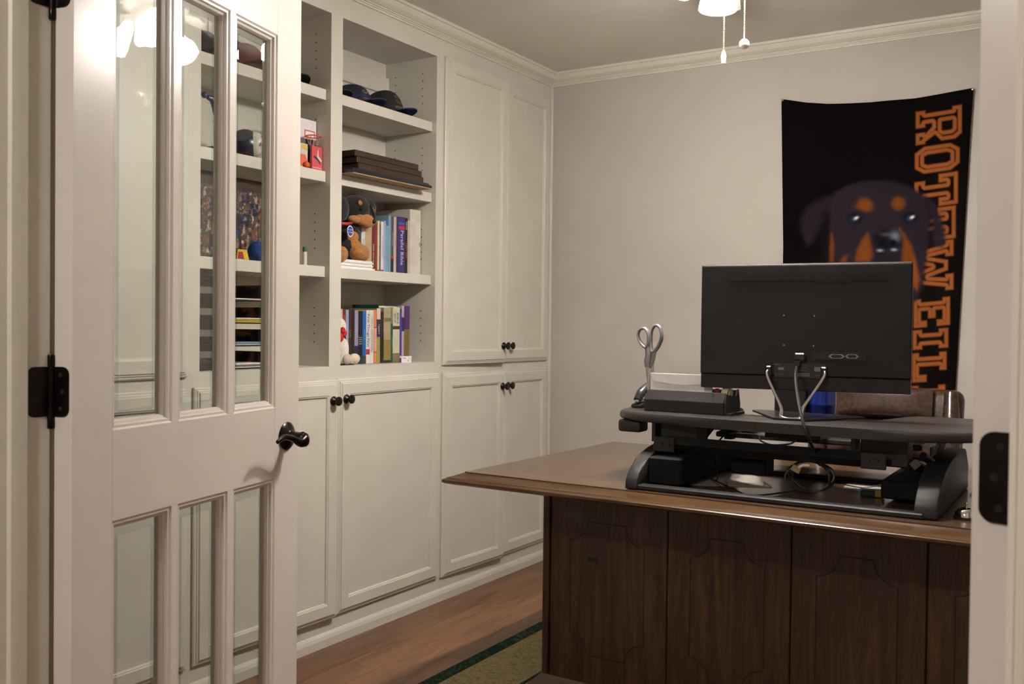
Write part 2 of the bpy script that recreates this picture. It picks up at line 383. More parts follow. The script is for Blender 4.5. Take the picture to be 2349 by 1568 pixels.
cab_door(uR, 3.424, 3.902, .100, .991, (3.868, .916), math.radians(2.0), 'lo'); cab_door(uR, 3.906, 4.334, .100, .991, (3.940, .916), 0, 'hi')
add('corner_bead', lathe([(.011, 0), (.011, 2.43)], 10, 'z', (XC+.004, YF-.006, 0)), SHELFP, uR, True)
uM = cab_unit('bookcase_cabinet', 'white built-in bookcase with plush dog, books and caps above one wide door', 2.745, 3.396, 2.775, 3.372, True)
cab_door(uM, 2.752, 3.405-.012, .105, .993, (2.787, .918), 0, 'hi')
uL = cab_unit('bookcase_cabinet', 'white built-in bookcase half hidden behind the open glass door', 2.065, 2.745, 2.110, 2.712, True)
cab_door(uL, 2.082, 2.738, .105, .993, (2.702, .916), math.radians(1.2), 'lo')
uN = cab_unit('closet_cabinet', 'white tall cabinet seen through the left column of door panes', 1.10, 2.065, 1.15, 2.03, False)
for a, b, h in ((1.14, 1.595, 'lo'), (1.599, 2.054, 'hi')):
    cab_door(uN, a, b, 1.027, 2.362, (b-.034 if h == 'lo' else a+.034, 1.106), 0, h); cab_door(uN, a, b, .105, .991, (b-.034 if h == 'lo' else a+.034, .916), 0, h)

# ------------------------------------------------------------------ french doors
GLASS = thin_glass('door_pane_glass'); BEVG = thin_glass('bevelled_glass', (.86, .89, .885), .1)
COLS = ((.101, .272), (.293, .464), (.486, .655)); ROWS = ((.25, .825), (.996, 1.892)); DW = .762; DH = 2.03
BEAD = [(0, 0), (.0035, .0035), (.008, .0035), (.0105, .0085), (.015, .010), (.018, .0165), (.018, .019)]
def french_door(name, kn, loc, rot, th, flip, label):
    """leaf in local x (from hinge), front at y=0, back at y=th (flip mirrors it in y)"""
    sg = -1 if flip else 1
    d = thing(name, label, 'door', loc, rot, kind='structure')
    def Y(a, b): return (min(a*sg, b*sg), max(a*sg, b*sg))
    def bb(n, s0, s1, z0, z1): add(n, BX(s0, s1, *Y(0, th), z0, z1, bev=.0004), DOORP, d)
    bb('stile', 0, COLS[0][0], .012, DH); bb('stile', COLS[2][1], DW, .012, DH)
    for z0, z1 in ((.012, .25), (.825, .996), (1.892, DH)): bb('rail', COLS[0][0], COLS[2][1], z0, z1)
    for z0, z1 in ROWS:
        bb('muntin', COLS[0][1], COLS[1][0], z0, z1); bb('muntin', COLS[1][1], COLS[2][0], z0, z1)
        for s0, s1 in COLS:
            for face in (0, 1):
                BEAD[-1] = (.018, th/2)
                add('glazing_bead', rect_loops(s0, s1, z0, z1, BEAD, (lambda a, b, c: (a, c*sg, b)) if face == 0 else (lambda a, b, c: (a, (th-c)*sg, b)), cap=False), DOORP, d)
            p = add('pane', BX(s0+.0342, s1-.0342, *Y(.0168, th-.0168), z0+.0342, z1-.0342), GLASS, d)
            bev = rect_loops(s0+.0182, s1-.0182, z0+.0182, z1-.0182, [(0, .0195), (.016, .0168), (.016, th-.0168), (0, th-.0195), (0, .0195)], lambda a, b, c: (a, c*sg, b), cap=False)
            add('bevel_edge', bev, BEVG, p)
    return d
TH = .040
ANG = math.radians(90+13.13)
A_L = Vector((-1.568, 1.054, 0))
d1 = french_door('door_1', 1, A_L, ANG, TH, False, 'white french door with six bevelled panes standing open beside the bookcases')
def hinge(d, z, th, sg, jamb_x, loc, rot):
    """edge leaf with rounded corners, knuckle and jamb leaf"""
    h = add('hinge', lathe([(.0055, -.066), (.0065, -.064), (.0065, -.0475), (.006, -.046), (.006, .046), (.0065, .0475), (.0065, .064), (.0055, .066)], 12, 'z', (-.003, sg*(th+.0045), z)), BRONZE, d, True)
    r = .014; y0, y1 = .007, th+.002; pts = [(y1, z-.0445), (y1, z+.0445)]
    for k in range(7): a = math.pi/2+k*math.pi/12; pts.append((y0+r+r*math.cos(a), z+.0445-r+r*math.sin(a)))
    for k in range(7): a = math.pi+k*math.pi/12; pts.append((y0+r+r*math.cos(a), z-.0445+r+r*math.sin(a)))
    add('edge_leaf', prism([(sg*a, b) for a, b in pts], .0022, 'x', -.0022), BRONZE, h)
    # jamb leaf in door coordinates
    c, s = math.cos(-rot), math.sin(-rot)
    jl = []; r = .012
    y0, y1 = .999, 1.046; pts = [(y1, z-.0445), (y1, z+.0445)]
    for k in range(7): a = math.pi/2+k*math.pi/12; pts.append((y0+r+r*math.cos(a), z+.0445-r+r*math.sin(a)))
    for k in range(7): a = math.pi+k*math.pi/12; pts.append((y0+r+r*math.cos(a), z-.0445+r+r*math.sin(a)))
    bm = prism(pts, .002, 'x', jamb_x-(0 if jamb_x < -1 else .002))
    xform(bm, Matrix.Rotation(-rot, 4, 'Z') @ Matrix.Translation(-Vector(loc))); add('jamb_leaf', bm, BRONZE, h)
    for zz, yy in ((.030, .5), (0, .38), (-.030, .5)):
        add('screw', lathe([(.0042, 0), (.0036, -.0008), (.001, -.0009)], 10, 'x', (-.0024, sg*(.007+(th-.005)*yy), z+zz)), HOLE, h)
for z in (.25, 1.074, 1.80): hinge(d1, z, TH, 1, XJL, A_L, ANG)
# lever handle on the lock stile
lv = thing('t'); bpy.data.objects.remove(lv)
s0, z0 = .706, .923
hd = add('lever_handle', join(lathe([(.0, .0), (.034, 0), (.035, -.003), (.032, -.006), (.030, -.007), (.026, -.010), (.016, -.013), (.0125, -.017), (.0115, -.030), (.0115, -.040), (.013, -.046)], 28, 'y', (s0, 0, z0))), BRONZE, d1, True, 'dark bronze curved lever handle')
add('lever', tube([(s0+.006, -.048, z0), (s0-.006, -.053, z0-.008), (s0-.030, -.055, z0-.010), (s0-.058, -.053, z0+.002), (s0-.092, -.052, z0+.009), (s0-.126, -.054, z0+.001)], [.013, .017, .0105, .0075, .007, .005], 12, flat=((0, 1, 0), .8)), BRONZE, hd, True)
add('latch_plate', BX(DW-.0005, DW+.001, .008, .032, z0-.028, z0+.028), BRONZE, d1)
TH2 = .044; ANG2 = math.radians(90-13.13)
A_R = Vector((-.1155, 1.055, 0))
d2 = french_door('door_2', 2, A_R, ANG2, TH2, True, 'white french door swung back at the right edge, showing its hinge edge')
for z in (.25, 1.058, 1.80): hinge(d2, z, TH2, -1, XJR, A_R, ANG2)

# ------------------------------------------------------------------ ceiling fan with light kit
FX, FY = -0.962, 2.667
fan = thing('ceiling_fan', 'white ceiling fan with glowing glass shades and two pull chains', 'ceiling fan', (FX, FY, ZC))
FANW = mat('fan_white', (224, 216, 206), (216, 208, 198), rough=0.35, scale=8)
add('canopy', lathe([(.0, 0), (.075, 0), (.072, -.02), (.05, -.05), (.02, -.06), (0, -.06)], 28), FANW, fan, True)
add('downrod', lathe([(.013, -.05), (.013, -.13)], 12), FANW, fan, True)
add('motor_housing', lathe([(0, -.115), (.06, -.118), (.115, -.135), (.125, -.165), (.115, -.195), (.07, -.21), (.06, -.235), (0, -.235)], 36), FANW, fan, True)
cam_dir = math.atan2(-FY, -FX)
for k in range(5):
    a = 2*math.pi*k/5+cam_dir+math.radians(36)
    bm = prism([(.19, -.05), (.60, -.068), (.635, -.045), (.645, 0), (.635, .045), (.60, .068), (.19, .05)], .007, 'z', -.004, bev=.002)
    xform(bm, Matrix.Rotation(a, 4, 'Z') @ Matrix.Translation((0, 0, -.178)) @ Matrix.Rotation(math.radians(12), 4, 'X')); bl = add('blade', bm, FANW, fan)
    bm = BX(.10, .24, -.018, .018, -.004, .002, bev=.002); xform(bm, Matrix.Rotation(a, 4, 'Z') @ Matrix.Translation((0, 0, -.186))); add('blade_iron', bm, FANW, bl)
add('light_fitter', lathe([(0, -.235), (.05, -.235), (.055, -.25), (.045, -.275), (.02, -.29), (0, -.292)], 28), FANW, fan, True)
SHADE = emit('frosted_shade_glow', (255, 250, 244), SHADE_W)
BULB = emit('bulb_glow', (255, 249, 242), BULB_W)
cam_dir = math.atan2(-FY, -FX)
for k in range(3):
    a = cam_dir + math.pi + math.radians(4) + 2*math.pi*k/3
    c, s = math.cos(a), math.sin(a)
    M = Matrix.Translation((c*.085, s*.085, -.251)) @ Matrix.Rotation(a, 4, 'Z') @ Matrix.Rotation(math.radians(-38), 4, 'Y')
    ar = add('lamp_arm', tube([(c*.03, s*.03, -.255), (c*.06, s*.06, -.245), (c*.085, s*.085, -.251)], .009), FANW, fan, True)
    bm = lathe([(.0, .004), (.018, .004), (.024, -.004), (.032, -.02), (.045, -.05), (.054, -.085), (.0565, -.105), (.0545, -.105), (.052, -.085), (.043, -.05), (.030, -.02), (.020, -.006), (0, -.006)], 30)
    sh = add('shade', xform(bm, M), SHADE, fan, True)
    add('bulb', xform(lathe([(0, -.006), (.012, -.01), (.013, -.03), (.022, -.05), (.028, -.068), (.024, -.088), (.012, -.097), (0, -.099)], 20), M), BULB, sh, True)
def pull(px0, px1, pyb, knobkind):
    """bead chain hanging from the light kit, found in the photograph at the fan's distance"""
    dirn = (ray(px1, pyb)); dist = (Vector((FX, FY, 0))-Vector((0, 0, 0))).dot(Vector((_f.x, _f.y, 0)).normalized())-.02
    P = CAM + dirn*(dist/Vector((dirn.x, dirn.y, 0)).dot(Vector((_f.x, _f.y, 0)).normalized()))
    bx, by, bz = P.x-FX, P.y-FY, P.z-ZC
    bm = bmesh.new(); z = bz+.010
    while z < -.245:
        bmesh.ops.create_icosphere(bm, subdivisions=1, radius=.0021, matrix=Matrix.Translation((bx, by, z))); z += .0046
    ch = add('pull_chain', bm, CHAIN, fan, True)
    if knobkind == 0: add('pull_knob', lathe([(0, .012), (.003, .012), (.006, .004), (.0075, -.004), (.007, -.012), (.0055, -.02), (.0055, -.024), (0, -.024)], 14, 'z', (bx, by, bz)), PORC, ch, True)
    else: add('pull_knob', ball((bx, by, bz), .0145), PORC, ch, True)
CHAIN = mat('brass_bead_chain', (226, 200, 150), (200, 170, 120), rough=0.25, metal=0.6); PORC = mat('porcelain', (240, 236, 230), (234, 229, 222), rough=0.2)
pull(1660, 1660, 126, 0); pull(1707, 1707, 101, 1)
# unseen hall lamp added behind the camera to light the door frame
hl = thing('added_hall_lamp', 'added round dome lamp on the hall ceiling, unseen behind the viewer', 'lamp', (-1.05, -.70, ZC))
add('lamp_base', lathe([(0, 0), (.17, 0), (.17, -.025), (.0, -.025)], 32), FANW, hl, True)
add('dome', lathe([(.155, -.025), (.15, -.06), (.12, -.09), (.07, -.108), (0, -.115)], 32), emit('added_hall_dome_glow', (255, 249, 243), HALL_W), hl, True)

# ------------------------------------------------------------------ wall tapestry (printed cloth)
TY = YF - .012
def tapestry():
    nu, nv = 320, 560
    top = [(1793, 227), (1850, 236), (1900, 239), (2000, 236), (2100, 226), (2170, 214), (2234, 202)]
    tp = [ony(x, y, TY) for x, y in top]; tx = np.array([p.x for p in tp]); tz = np.array([p.z for p in tp])
    zb = .76
    U = np.linspace(0, 1, nu); V = np.linspace(0, 1, nv); u, v = np.meshgrid(U, V)
    xl = np.interp(v, [0, .45, 1], [tx[0], ony(1797, 600, TY).x, ony(1797, 600, TY).x]); xr = np.interp(v, [0, .12, .85, 1], [tx[-1], ony(2226, 330, TY).x, ony(2192, 900, TY).x, ony(2188, 960, TY).x])
    X = xl+(xr-xl)*u
    Zt = np.interp(tx[0]+(tx[-1]-tx[0])*u, tx, tz); Z = Zt+(zb-Zt)*v
    Yw = TY - .003 - .006*np.sin(np.pi*u)*np.exp(-v*2.5)*(1+np.sin(u*14)) - .004*np.abs(np.sin(u*5+v*3))
    d = np.stack([X, Yw, Z], -1); dd = d-np.array([0, 0, CAM_Z])
    R = np.array([list(_r), list(-_u), list(_f)]); q = dd@R.T
    PXX = W_PX/2+F_PX*q[..., 0]/q[..., 2]; PYY = H_PX/2+F_PX*q[..., 1]/q[..., 2]     # photo coordinates of the print on the wall
    col = np.zeros((nv, nu, 3)); 
    def L(c): return np.array(lin(c)[:3])
    col[:] = L((7, 5, 5))
    def sd(poly):
        P = np.array(poly, float); n = len(P); best = np.full(PXX.shape, 1e9); ins = np.zeros(PXX.shape, bool)
        for i in range(n):
            a, b = P[i], P[(i+1) % n]; e = b-a; wx, wy = PXX-a[0], PYY-a[1]
            t = np.clip((wx*e[0]+wy*e[1])/(e@e+1e-9), 0, 1); best = np.minimum(best, (wx-t*e[0])**2+(wy-t*e[1])**2)
            c = (a[1] > PYY) != (b[1] > PYY); xi = a[0]+(PYY-a[1])*e[0]/(e[1] if abs(e[1]) > 1e-9 else 1e-9); ins ^= c & (PXX < xi)
        s = np.sqrt(best); return np.where(ins, -s, s)
    def lay(mask, c): col[:] = col*(1-mask[..., None])+L(c)*mask[..., None]
    def soft(s, w): return 1/(1+np.exp(np.clip(s/w, -30, 30)))
    def ell(cx, cy, rx, ry, rot=0):
        c, s = math.cos(rot), math.sin(rot); x = (PXX-cx)*c+(PYY-cy)*s; y = -(PXX-cx)*s+(PYY-cy)*c
        return (np.sqrt((x/rx)**2+(y/ry)**2)-1)*min(rx, ry)
    # block lettering running down the right side; letters as outlines on a unit box (a along reading, b cap height)
    w = .26; h = .2; s_ = .12
    SL = lambda a0, a1: None
    GL = {
     'R': [[(0,0),(.5,0),(.5,h),(.40,h),(.40,.36),(.52,.36),(.72,h),(.66,h),(.66,0),(1,0),(1,h),(.94,h),(.76,.42),(.98,.56),(.98,.86),(.84,1),(0,1),(0,1-h),(.1,1-h),(.1,h),(0,h)], [(.40,.56),(.66,.56),(.70,.6),(.70,.77),(.66,.81),(.40,.81)]],
     'O': [[(.22,0),(.78,0),(1,.2),(1,.8),(.78,1),(.22,1),(0,.8),(0,.2)], [(.36,.2),(.64,.2),(.70,.28),(.70,.72),(.64,.8),(.36,.8),(.30,.72),(.30,.28)]],
     'T': [[(.16,0),(.84,0),(.84,h+.04),(.68,h+.04),(.68,1-h-.06),(.74,1-h-.06),(.74,.56),(1,.56),(1,1),(0,1),(0,.56),(.26,.56),(.26,1-h-.06),(.32,1-h-.06),(.32,h+.04),(.16,h+.04)]],
     'W': [[(.20,0),(.40,0),(.5,.45),(.60,0),(.80,0),(.93,1-h),(1,1-h),(1,1),(.68,1),(.68,1-h),(.75,1-h),(.70,.38),(.60,.86),(.40,.86),(.30,.38),(.25,1-h),(.32,1-h),(.32,1),(0,1),(0,1-h),(.07,1-h)]],
     'E': [[(0,0),(1,0),(1,.36),(.78,.36),(.78,h),(.42,h),(.42,.40),(.70,.40),(.70,.60),(.42,.60),(.42,1-h),(.78,1-h),(.78,.64),(1,.64),(1,1),(0,1),(0,1-h),(.12,1-h),(.12,h),(0,h)]],
     'I': [[(0,0),(1,0),(1,h+.06),(.80,h+.06),(.80,1-h-.06),(1,1-h-.06),(1,1),(0,1),(0,1-h-.06),(.20,1-h-.06),(.20,h+.06),(0,h+.06)]],
     'L': [[(0,0),(1,0),(1,.42),(.76,.42),(.76,h),(.46,h),(.46,1-h),(.62,1-h),(.62,1),(0,1),(0,1-h),(.14,1-h),(.14,h),(0,h)]]}
    runs = [('R', 240, 316, 2101, 2206, 17), ('O', 325, 386, 2099, 2201, 15), ('T', 393, 466, 2098, 2197, 14), ('T', 471, 545, 2097, 2192, 12), ('W', 549, 663, 2096, 2187, 10), ('E', 680, 744, 2096, 2179, 8), ('I', 752, 796, 2094, 2175, 6), ('L', 806, 872, 2092, 2171, 5), ('E', 882, 948, 2091, 2168, 4), ('R', 955, 1030, 2090, 2164, 3)]
    for ch, y0, y1, xl_, xr_, sk in runs:
        s = None
        for k, poly in enumerate(GL[ch]):
            P = [(xl_+b*(xr_-xl_), y0+a*(y1-y0)+sk*(1-b)) for a, b in poly]; q_ = sd(P); s = q_ if k == 0 else np.maximum(s, -q_)
        lay(soft(s, .7), (140, 80, 40)); lay(soft(s+8.6, .7), (10, 6, 5))
    Z_ = lambda pts: [(1800+x*.18306, 380+y*.18306) for x, y in pts]
    HB = (34, 28, 35); TAN = (126, 68, 26)
    lay(soft(sd(Z_([(560,380),(420,430),(300,490),(225,580),(200,720),(235,880),(290,1010),(360,940),(440,800),(520,640),(600,500)])), 3)*.75, HB)
    lay(soft(sd(Z_([(560,480),(640,330),(780,250),(950,205),(1150,185),(1350,195),(1520,240),(1660,310),(1770,390),(1850,500),(1830,700),(1810,900),(1790,1100),(1760,1300),(1740,1500),(1640,1700),(1400,1800),(1000,1750),(760,1500),(640,1250),(580,1050),(560,800)])), 2), HB)
    lay(soft(sd(Z_([(1760,380),(1880,470),(1960,640),(2010,800),(2015,940),(1980,1020),(1880,1010),(1840,880),(1850,700),(1800,520)])), 2.5), (34, 28, 36))
    lay(soft(sd(Z_([(1770,420),(1840,600),(1850,800),(1840,960),(1800,960),(1800,700)])), 4)*.7, (16, 12, 16))
    lay(soft(sd(Z_([(520,520),(560,700),(600,900),(600,1200),(520,1200),(470,900),(470,700)])), 6)*.6, (16, 12, 14))
    nzx = np.sin(PXX*.9+np.sin(PYY*.7)*2)*np.sin(PYY*.8+PXX*.3); hm = soft(sd(Z_([(560,480),(640,330),(950,205),(1350,195),(1770,390),(1850,500),(1790,1100),(1740,1500),(640,1250),(560,800)])), 4)
    col[:] *= 1+.12*(nzx*hm)[..., None]
    for cx, cy, rx, ry, ro in ((1010,490,85,70,.5), (1425,470,75,72,-.2)): x, y = Z_([(cx, cy)])[0]; lay(soft(ell(x, y, rx*.183, ry*.183, ro), 2.2), TAN)
    x, y = Z_([(950, 500)])[0]; lay(soft(ell(x, y, 10, 5, -.3), 2)*.6, TAN)
    for pts in ([(1040,850),(1075,980),(1100,1130),(1060,1190),(950,1200),(890,1180),(920,1040),(980,920)], [(1440,790),(1510,880),(1580,990),(1640,1180),(1690,1420),(1660,1560),(1600,1500),(1560,1300),(1470,1200),(1490,1000),(1470,880)],
                [(590,850),(612,1000),(605,1200),(570,1200),(575,1000)], [(780,1130),(760,1210),(700,1215),(730,1150)]):
        lay(soft(sd(Z_(pts)), 1.8)*.95, TAN)
    fur = .75+.25*np.sin(PYY*1.9+PXX*.4); tm = (col[..., 0] > .12) & (PXX < 2095); col[tm] *= fur[tm][..., None]
    for cx, cy in ((875, 660), (1575, 650)):
        x, y = Z_([(cx, cy)])[0]; lay(soft(ell(x, y, 19, 14), 2.5)*.8, (16, 12, 14)); lay(soft(ell(x, y, 13, 10), 1.2), (6, 8, 14)); lay(soft(ell(x-2, y+2, 6, 5), 2), (30, 56, 84))
        lay(soft(ell(x+4, y-1, 4.2, 2.4, -.5), .8), (220, 214, 200))
    x, y = Z_([(1290, 925)])[0]; lay(soft(ell(x, y, 34, 23), 2), (14, 13, 17)); lay(soft(ell(x+17, y-8, 9, 8, .8), 3)*.9, (110, 118, 136)); lay(soft(ell(x-2, y-12, 9, 3), 1.5)*.7, (96, 84, 84))
    lay(soft(ell(x-13, y+7, 6, 5), 1.5), (3, 3, 4)); lay(soft(ell(x+13, y+6, 7, 6), 1.5), (3, 3, 4))
    for cx, cy in ((1195, 1062), (1370, 1052)): x, y = Z_([(cx, cy)])[0]; lay(soft(ell(x, y, 5, 2.4), .9), (150, 164, 190))
    lay(soft(sd(Z_([(1150,1080),(1420,1080),(1450,1250),(1120,1250)])), 3)*.6, (20, 16, 20))
    verts = d.reshape(-1, 3); idx = np.arange(nu*nv).reshape(nv, nu)
    back = verts + np.array([0, .0012, 0])
    F = np.stack([idx[:-1, :-1], idx[1:, :-1], idx[1:, 1:], idx[:-1, 1:]], -1).reshape(-1, 4)
    me = bpy.data.meshes.new('wall_tapestry'); n = len(verts)
    rim = np.concatenate([idx[0, :], idx[1:, -1], idx[-1, -2::-1], idx[-2:0:-1, 0]]); m_ = len(rim)
    # thin hem so the cloth has a thickness: a strip of the rim turned back
    allv = np.concatenate([verts, back[rim]]); base = n
    hem = [(int(rim[i]), int(rim[(i+1) % m_]), base+(i+1) % m_, base+i) for i in range(m_)]
    FF = np.concatenate([F, np.array(hem)])
    me.from_pydata(allv.tolist(), [], FF.tolist()); me.update()
    at = me.color_attributes.new('print', 'FLOAT_COLOR', 'POINT')
    C4 = np.ones((len(allv), 4), np.float32); C4[:n, :3] = col.reshape(-1, 3); C4[n:, :3] = L((7, 5, 5))
    at.data.foreach_set('color', C4.ravel()); me.materials.append(vcol('printed_cloth', .9, .04)); me.polygons.foreach_set('use_smooth', [True]*len(me.polygons))
    o = bpy.data.objects.new('wall_tapestry', me); COL.objects.link(o)
    tag(o, 'black cloth banner with a printed rottweiler head and orange block lettering on the wall', 'banner')
    for x, y in ((1796, 230), (2231, 205)):
        p = ony(x, y, TY-.006); add('push_pin', lathe([(.0, 0), (.0045, -.001), (.005, -.003), (.003, -.006), (0, -.0065)], 12, 'y', (p.x, p.y, p.z)), CHROME, o, True)
tapestry()

# ------------------------------------------------------------------ rug
def rug_material():
    m = bpy.data.materials.new('woven_rug'); m.use_nodes = True; nt = m.node_tree; N = nt.nodes; L = nt.links; b = N['Principled BSDF']; b.inputs['Roughness'].default_value = .95; b.inputs['Specular IOR Level'].default_value = .1
    tc = N.new('ShaderNodeTexCoord'); sx = N.new('ShaderNodeSeparateXYZ'); L.new(tc.outputs['Object'], sx.inputs[0])
    def M(op, a, bb): 
        n = N.new('ShaderNodeMath'); n.operation = op
        for i, v in enumerate((a, bb)):
            if isinstance(v, (int, float)): n.inputs[i].default_value = v
            else: L.new(v, n.inputs[i])
        return n.outputs[0]
    # distance to nearest rug edge (object space: rug is 2.6 x 2.2 centred)
    ax = M('SUBTRACT', 1.30, M('ABSOLUTE', sx.outputs['X'], 0)); ay = M('SUBTRACT', 1.10, M('ABSOLUTE', sx.outputs['Y'], 0)); e = M('MINIMUM', ax, ay)
    rp = N.new('ShaderNodeValToRGB'); rp.color_ramp.interpolation = 'CONSTANT'; L.new(M('MULTIPLY', e, 1.0), rp.inputs['Fac'])
    el = rp.color_ramp.elements; beige = lin((158, 142, 104)); green = lin((26, 52, 42))
    el[0].position = 0; el[0].color = green; el[1].position = .055; el[1].color = beige
    for p, c in ((.285, green), (.30, beige), (.312, lin((96, 60, 40))), (.33, beige), (.36, green), (.40, lin((120, 74, 48)))): k = el.new(p); k.color = c
    vo = N.new('ShaderNodeTexVoronoi'); vo.inputs['Scale'].default_value = 9; vo.feature = 'SMOOTH_F1'; nz = N.new('ShaderNodeTexNoise'); nz.inputs['Scale'].default_value = 14; nz.inputs['Detail'].default_value = 3; nz.inputs['Distortion'].default_value = 2.5
    L.new(tc.outputs['Object'], vo.inputs['Vector']); L.new(tc.outputs['Object'], nz.inputs['Vector'])
    r2 = N.new('ShaderNodeValToRGB'); L.new(nz.outputs['Fac'], r2.inputs['Fac']); k = r2.color_ramp.elements; k[0].position = .46; k[0].color = (0, 0, 0, 1); k[1].position = .50; k[1].color = (1, 1, 1, 1); kk = k.new(.54); kk.color = (0, 0, 0, 1)
    wv = N.new('ShaderNodeTexWave'); wv.wave_type = 'RINGS'; wv.inputs['Scale'].default_value = 5; wv.inputs['Distortion'].default_value = 4; L.new(vo.outputs['Position'], wv.inputs['Vector'])
    mx = N.new('ShaderNodeMixRGB'); mx.inputs['Color2'].default_value = lin((92, 96, 66)); L.new(rp.outputs['Color'], mx.inputs['Color1']); L.new(M('MULTIPLY', r2.outputs['Color'], .8), mx.inputs['Fac'])
    L.new(mx.outputs[0], b.inputs['Base Color'])
    n3 = N.new('ShaderNodeTexNoise'); n3.inputs['Scale'].default_value = 500; L.new(tc.outputs['Object'], n3.inputs['Vector']); bp = N.new('ShaderNodeBump'); bp.inputs['Strength'].default_value = .6; bp.inputs['Distance'].default_value = .002
    L.new(n3.outputs['Fac'], bp.inputs['Height']); L.new(bp.outputs['Normal'], b.inputs['Normal'])
    return m
rug = add('area_rug', BX(-1.30, 1.30, -1.10, 1.10, .0005, .009, bev=.003), rug_material()); rug.location = (-1.945+1.30, 3.05, 0)
tag(rug, 'beige patterned rug with dark green border under the desk', 'rug')

# ------------------------------------------------------------------ desk
DZ = .755
DX0, DY0, DX1, DY1 = -1.722, 2.388, .20, 3.47
desk = thing('executive_desk', 'large dark walnut desk with moulded top and panelled front', 'desk', (DX0, DY0, 0), math.radians(-1.5))
DLx, DLy = DX1-DX0, DY1-DY0
# moulded top: stepped rectangle loops from the underside lip up to the writing surface
TPROF = [(.03, -.040), (.006, -.034), (.0, -.030), (.0, -.023), (.004, -.020), (.010, -.018), (.012, -.0155), (.020, -.0135), (.034, -.0085), (.046, -.0035), (.050, -.0035), (.052, 0)]
add('top_moulding', rect_loops(0, DLx, 0, DLy, TPROF, lambda a, b, c: (a, b, DZ+c), cap=False), DESKM, desk, True)
add('writing_surface', BX(.050, DLx-.050, .050, DLy-.050, DZ-.03, DZ), DESKT, desk)
bx0, by0, bx1, by1 = .167, .330, DLx-.167, DLy-.10          # pedestal block
add('end_panel', BX(bx0, bx0+.022, by0-.010, by1, .07, DZ-.036, bev=.002), DESKW, desk); add('end_panel', BX(bx1-.022, bx1, by0-.010, by1, .07, DZ-.036, bev=.002), DESKW, desk)
add('carcass', BX((bx0+.022, bx0+.45, by0+.012, by1, .07, DZ-.036), (bx1-.45, bx1-.022, by0+.012, by1, .07, DZ-.036), (bx0+.45, bx1-.45, by0+.012, by0+.03, .07, DZ-.036)), DESKW, desk)
def plan_px(px, py, yy): return ony(px, py, yy)
ypan = DY0+by0
stops = [bx0+.022]+[ony(x, 1350, ypan-.02).x-DX0 for x in (1522, 1808, 2121)]+[0, 0]
stops[4] = stops[3]+.34; stops[5] = bx1-.022
GROOVE = mat('groove_shade_and_mark', (22, 12, 7), (16, 9, 5), rough=0.7)  # flat dark strips paint the shade of uncut grooves; also the bow mark's colour
for k in range(5):
    a, b = stops[k], stops[k+1]
    p = add('front_panel', BX(a+.0012, b-.0012, by0, by0+.012, .072, DZ-.037, bev=.003), DESKW, desk)
    gw, m_ = .0035, min(.075, (b-a)*.2); x0, x1, z0, z1, r = a+m_, b-m_, .17, .590, .062
    path = []
    for cx, cz, s, e in ((x1, z1, 180, 270), (x1, z0, 90, 180), (x0, z0, 0, 90), (x0, z1, 270, 360)):
        seq = range(s, e+1, 15) if (cx, cz) in ((x1, z1),) else range(s, e+1, 15)
        path.append([(cx+r*math.cos(math.radians(t)), cz+r*math.sin(math.radians(t))) for t in seq])
    P = path[0]+path[1][::1]+path[2]+path[3]
    # order the four scooped corners clockwise
    P = path[0] + path[1] + path[2] + path[3]
    bm = bmesh.new(); n = len(P); cxm, czm = (x0+x1)/2, (z0+z1)/2
    o_ = []; i_ = []
    for q in range(n):
        t = Vector((P[(q+1) % n][0]-P[q-1][0], P[(q+1) % n][1]-P[q-1][1])); t.normalize(); nn = Vector((t.y, -t.x))
        o_.append(bm.verts.new((P[q][0]+nn.x*gw/2, by0-.0006, P[q][1]+nn.y*gw/2))); i_.append(bm.verts.new((P[q][0]-nn.x*gw/2, by0-.0006, P[q][1]-nn.y*gw/2)))
    for q in range(n): bm.faces.new((o_[q], o_[(q+1) % n], i_[(q+1) % n], i_[q]))
    add('routed_groove', bm, GROOVE, p)
    if k == 0:
        c = ony(1350, 1284, ypan-.02); cx, cz = c.x-DX0, c.z
        add('bow_mark', prism([(cx-.017, cz-.010), (cx-.004, cz-.003), (cx+.004, cz-.003), (cx+.017, cz-.011), (cx+.016, cz+.011), (cx+.004, cz+.005), (cx-.004, cz+.005), (cx-.018, cz+.010)], .0012, 'y', by0-.0012), GROOVE, p, label='dark bow-shaped mark')
add('base_moulding', rect_loops(bx0-.030, bx1+.030, by0-.045, by1+.02, [(0, 0), (0, .045), (.006, .052), (.012, .056), (.022, .066), (.030, .076)], lambda a, b, c: (a, b, c+.010), cap=True), DESKM, desk)
for x in (bx0+.04, bx1-.09): add('plinth_foot', BX(x, x+.05, by0+.03, by1-.03, .0095, .020), DESKW, desk)

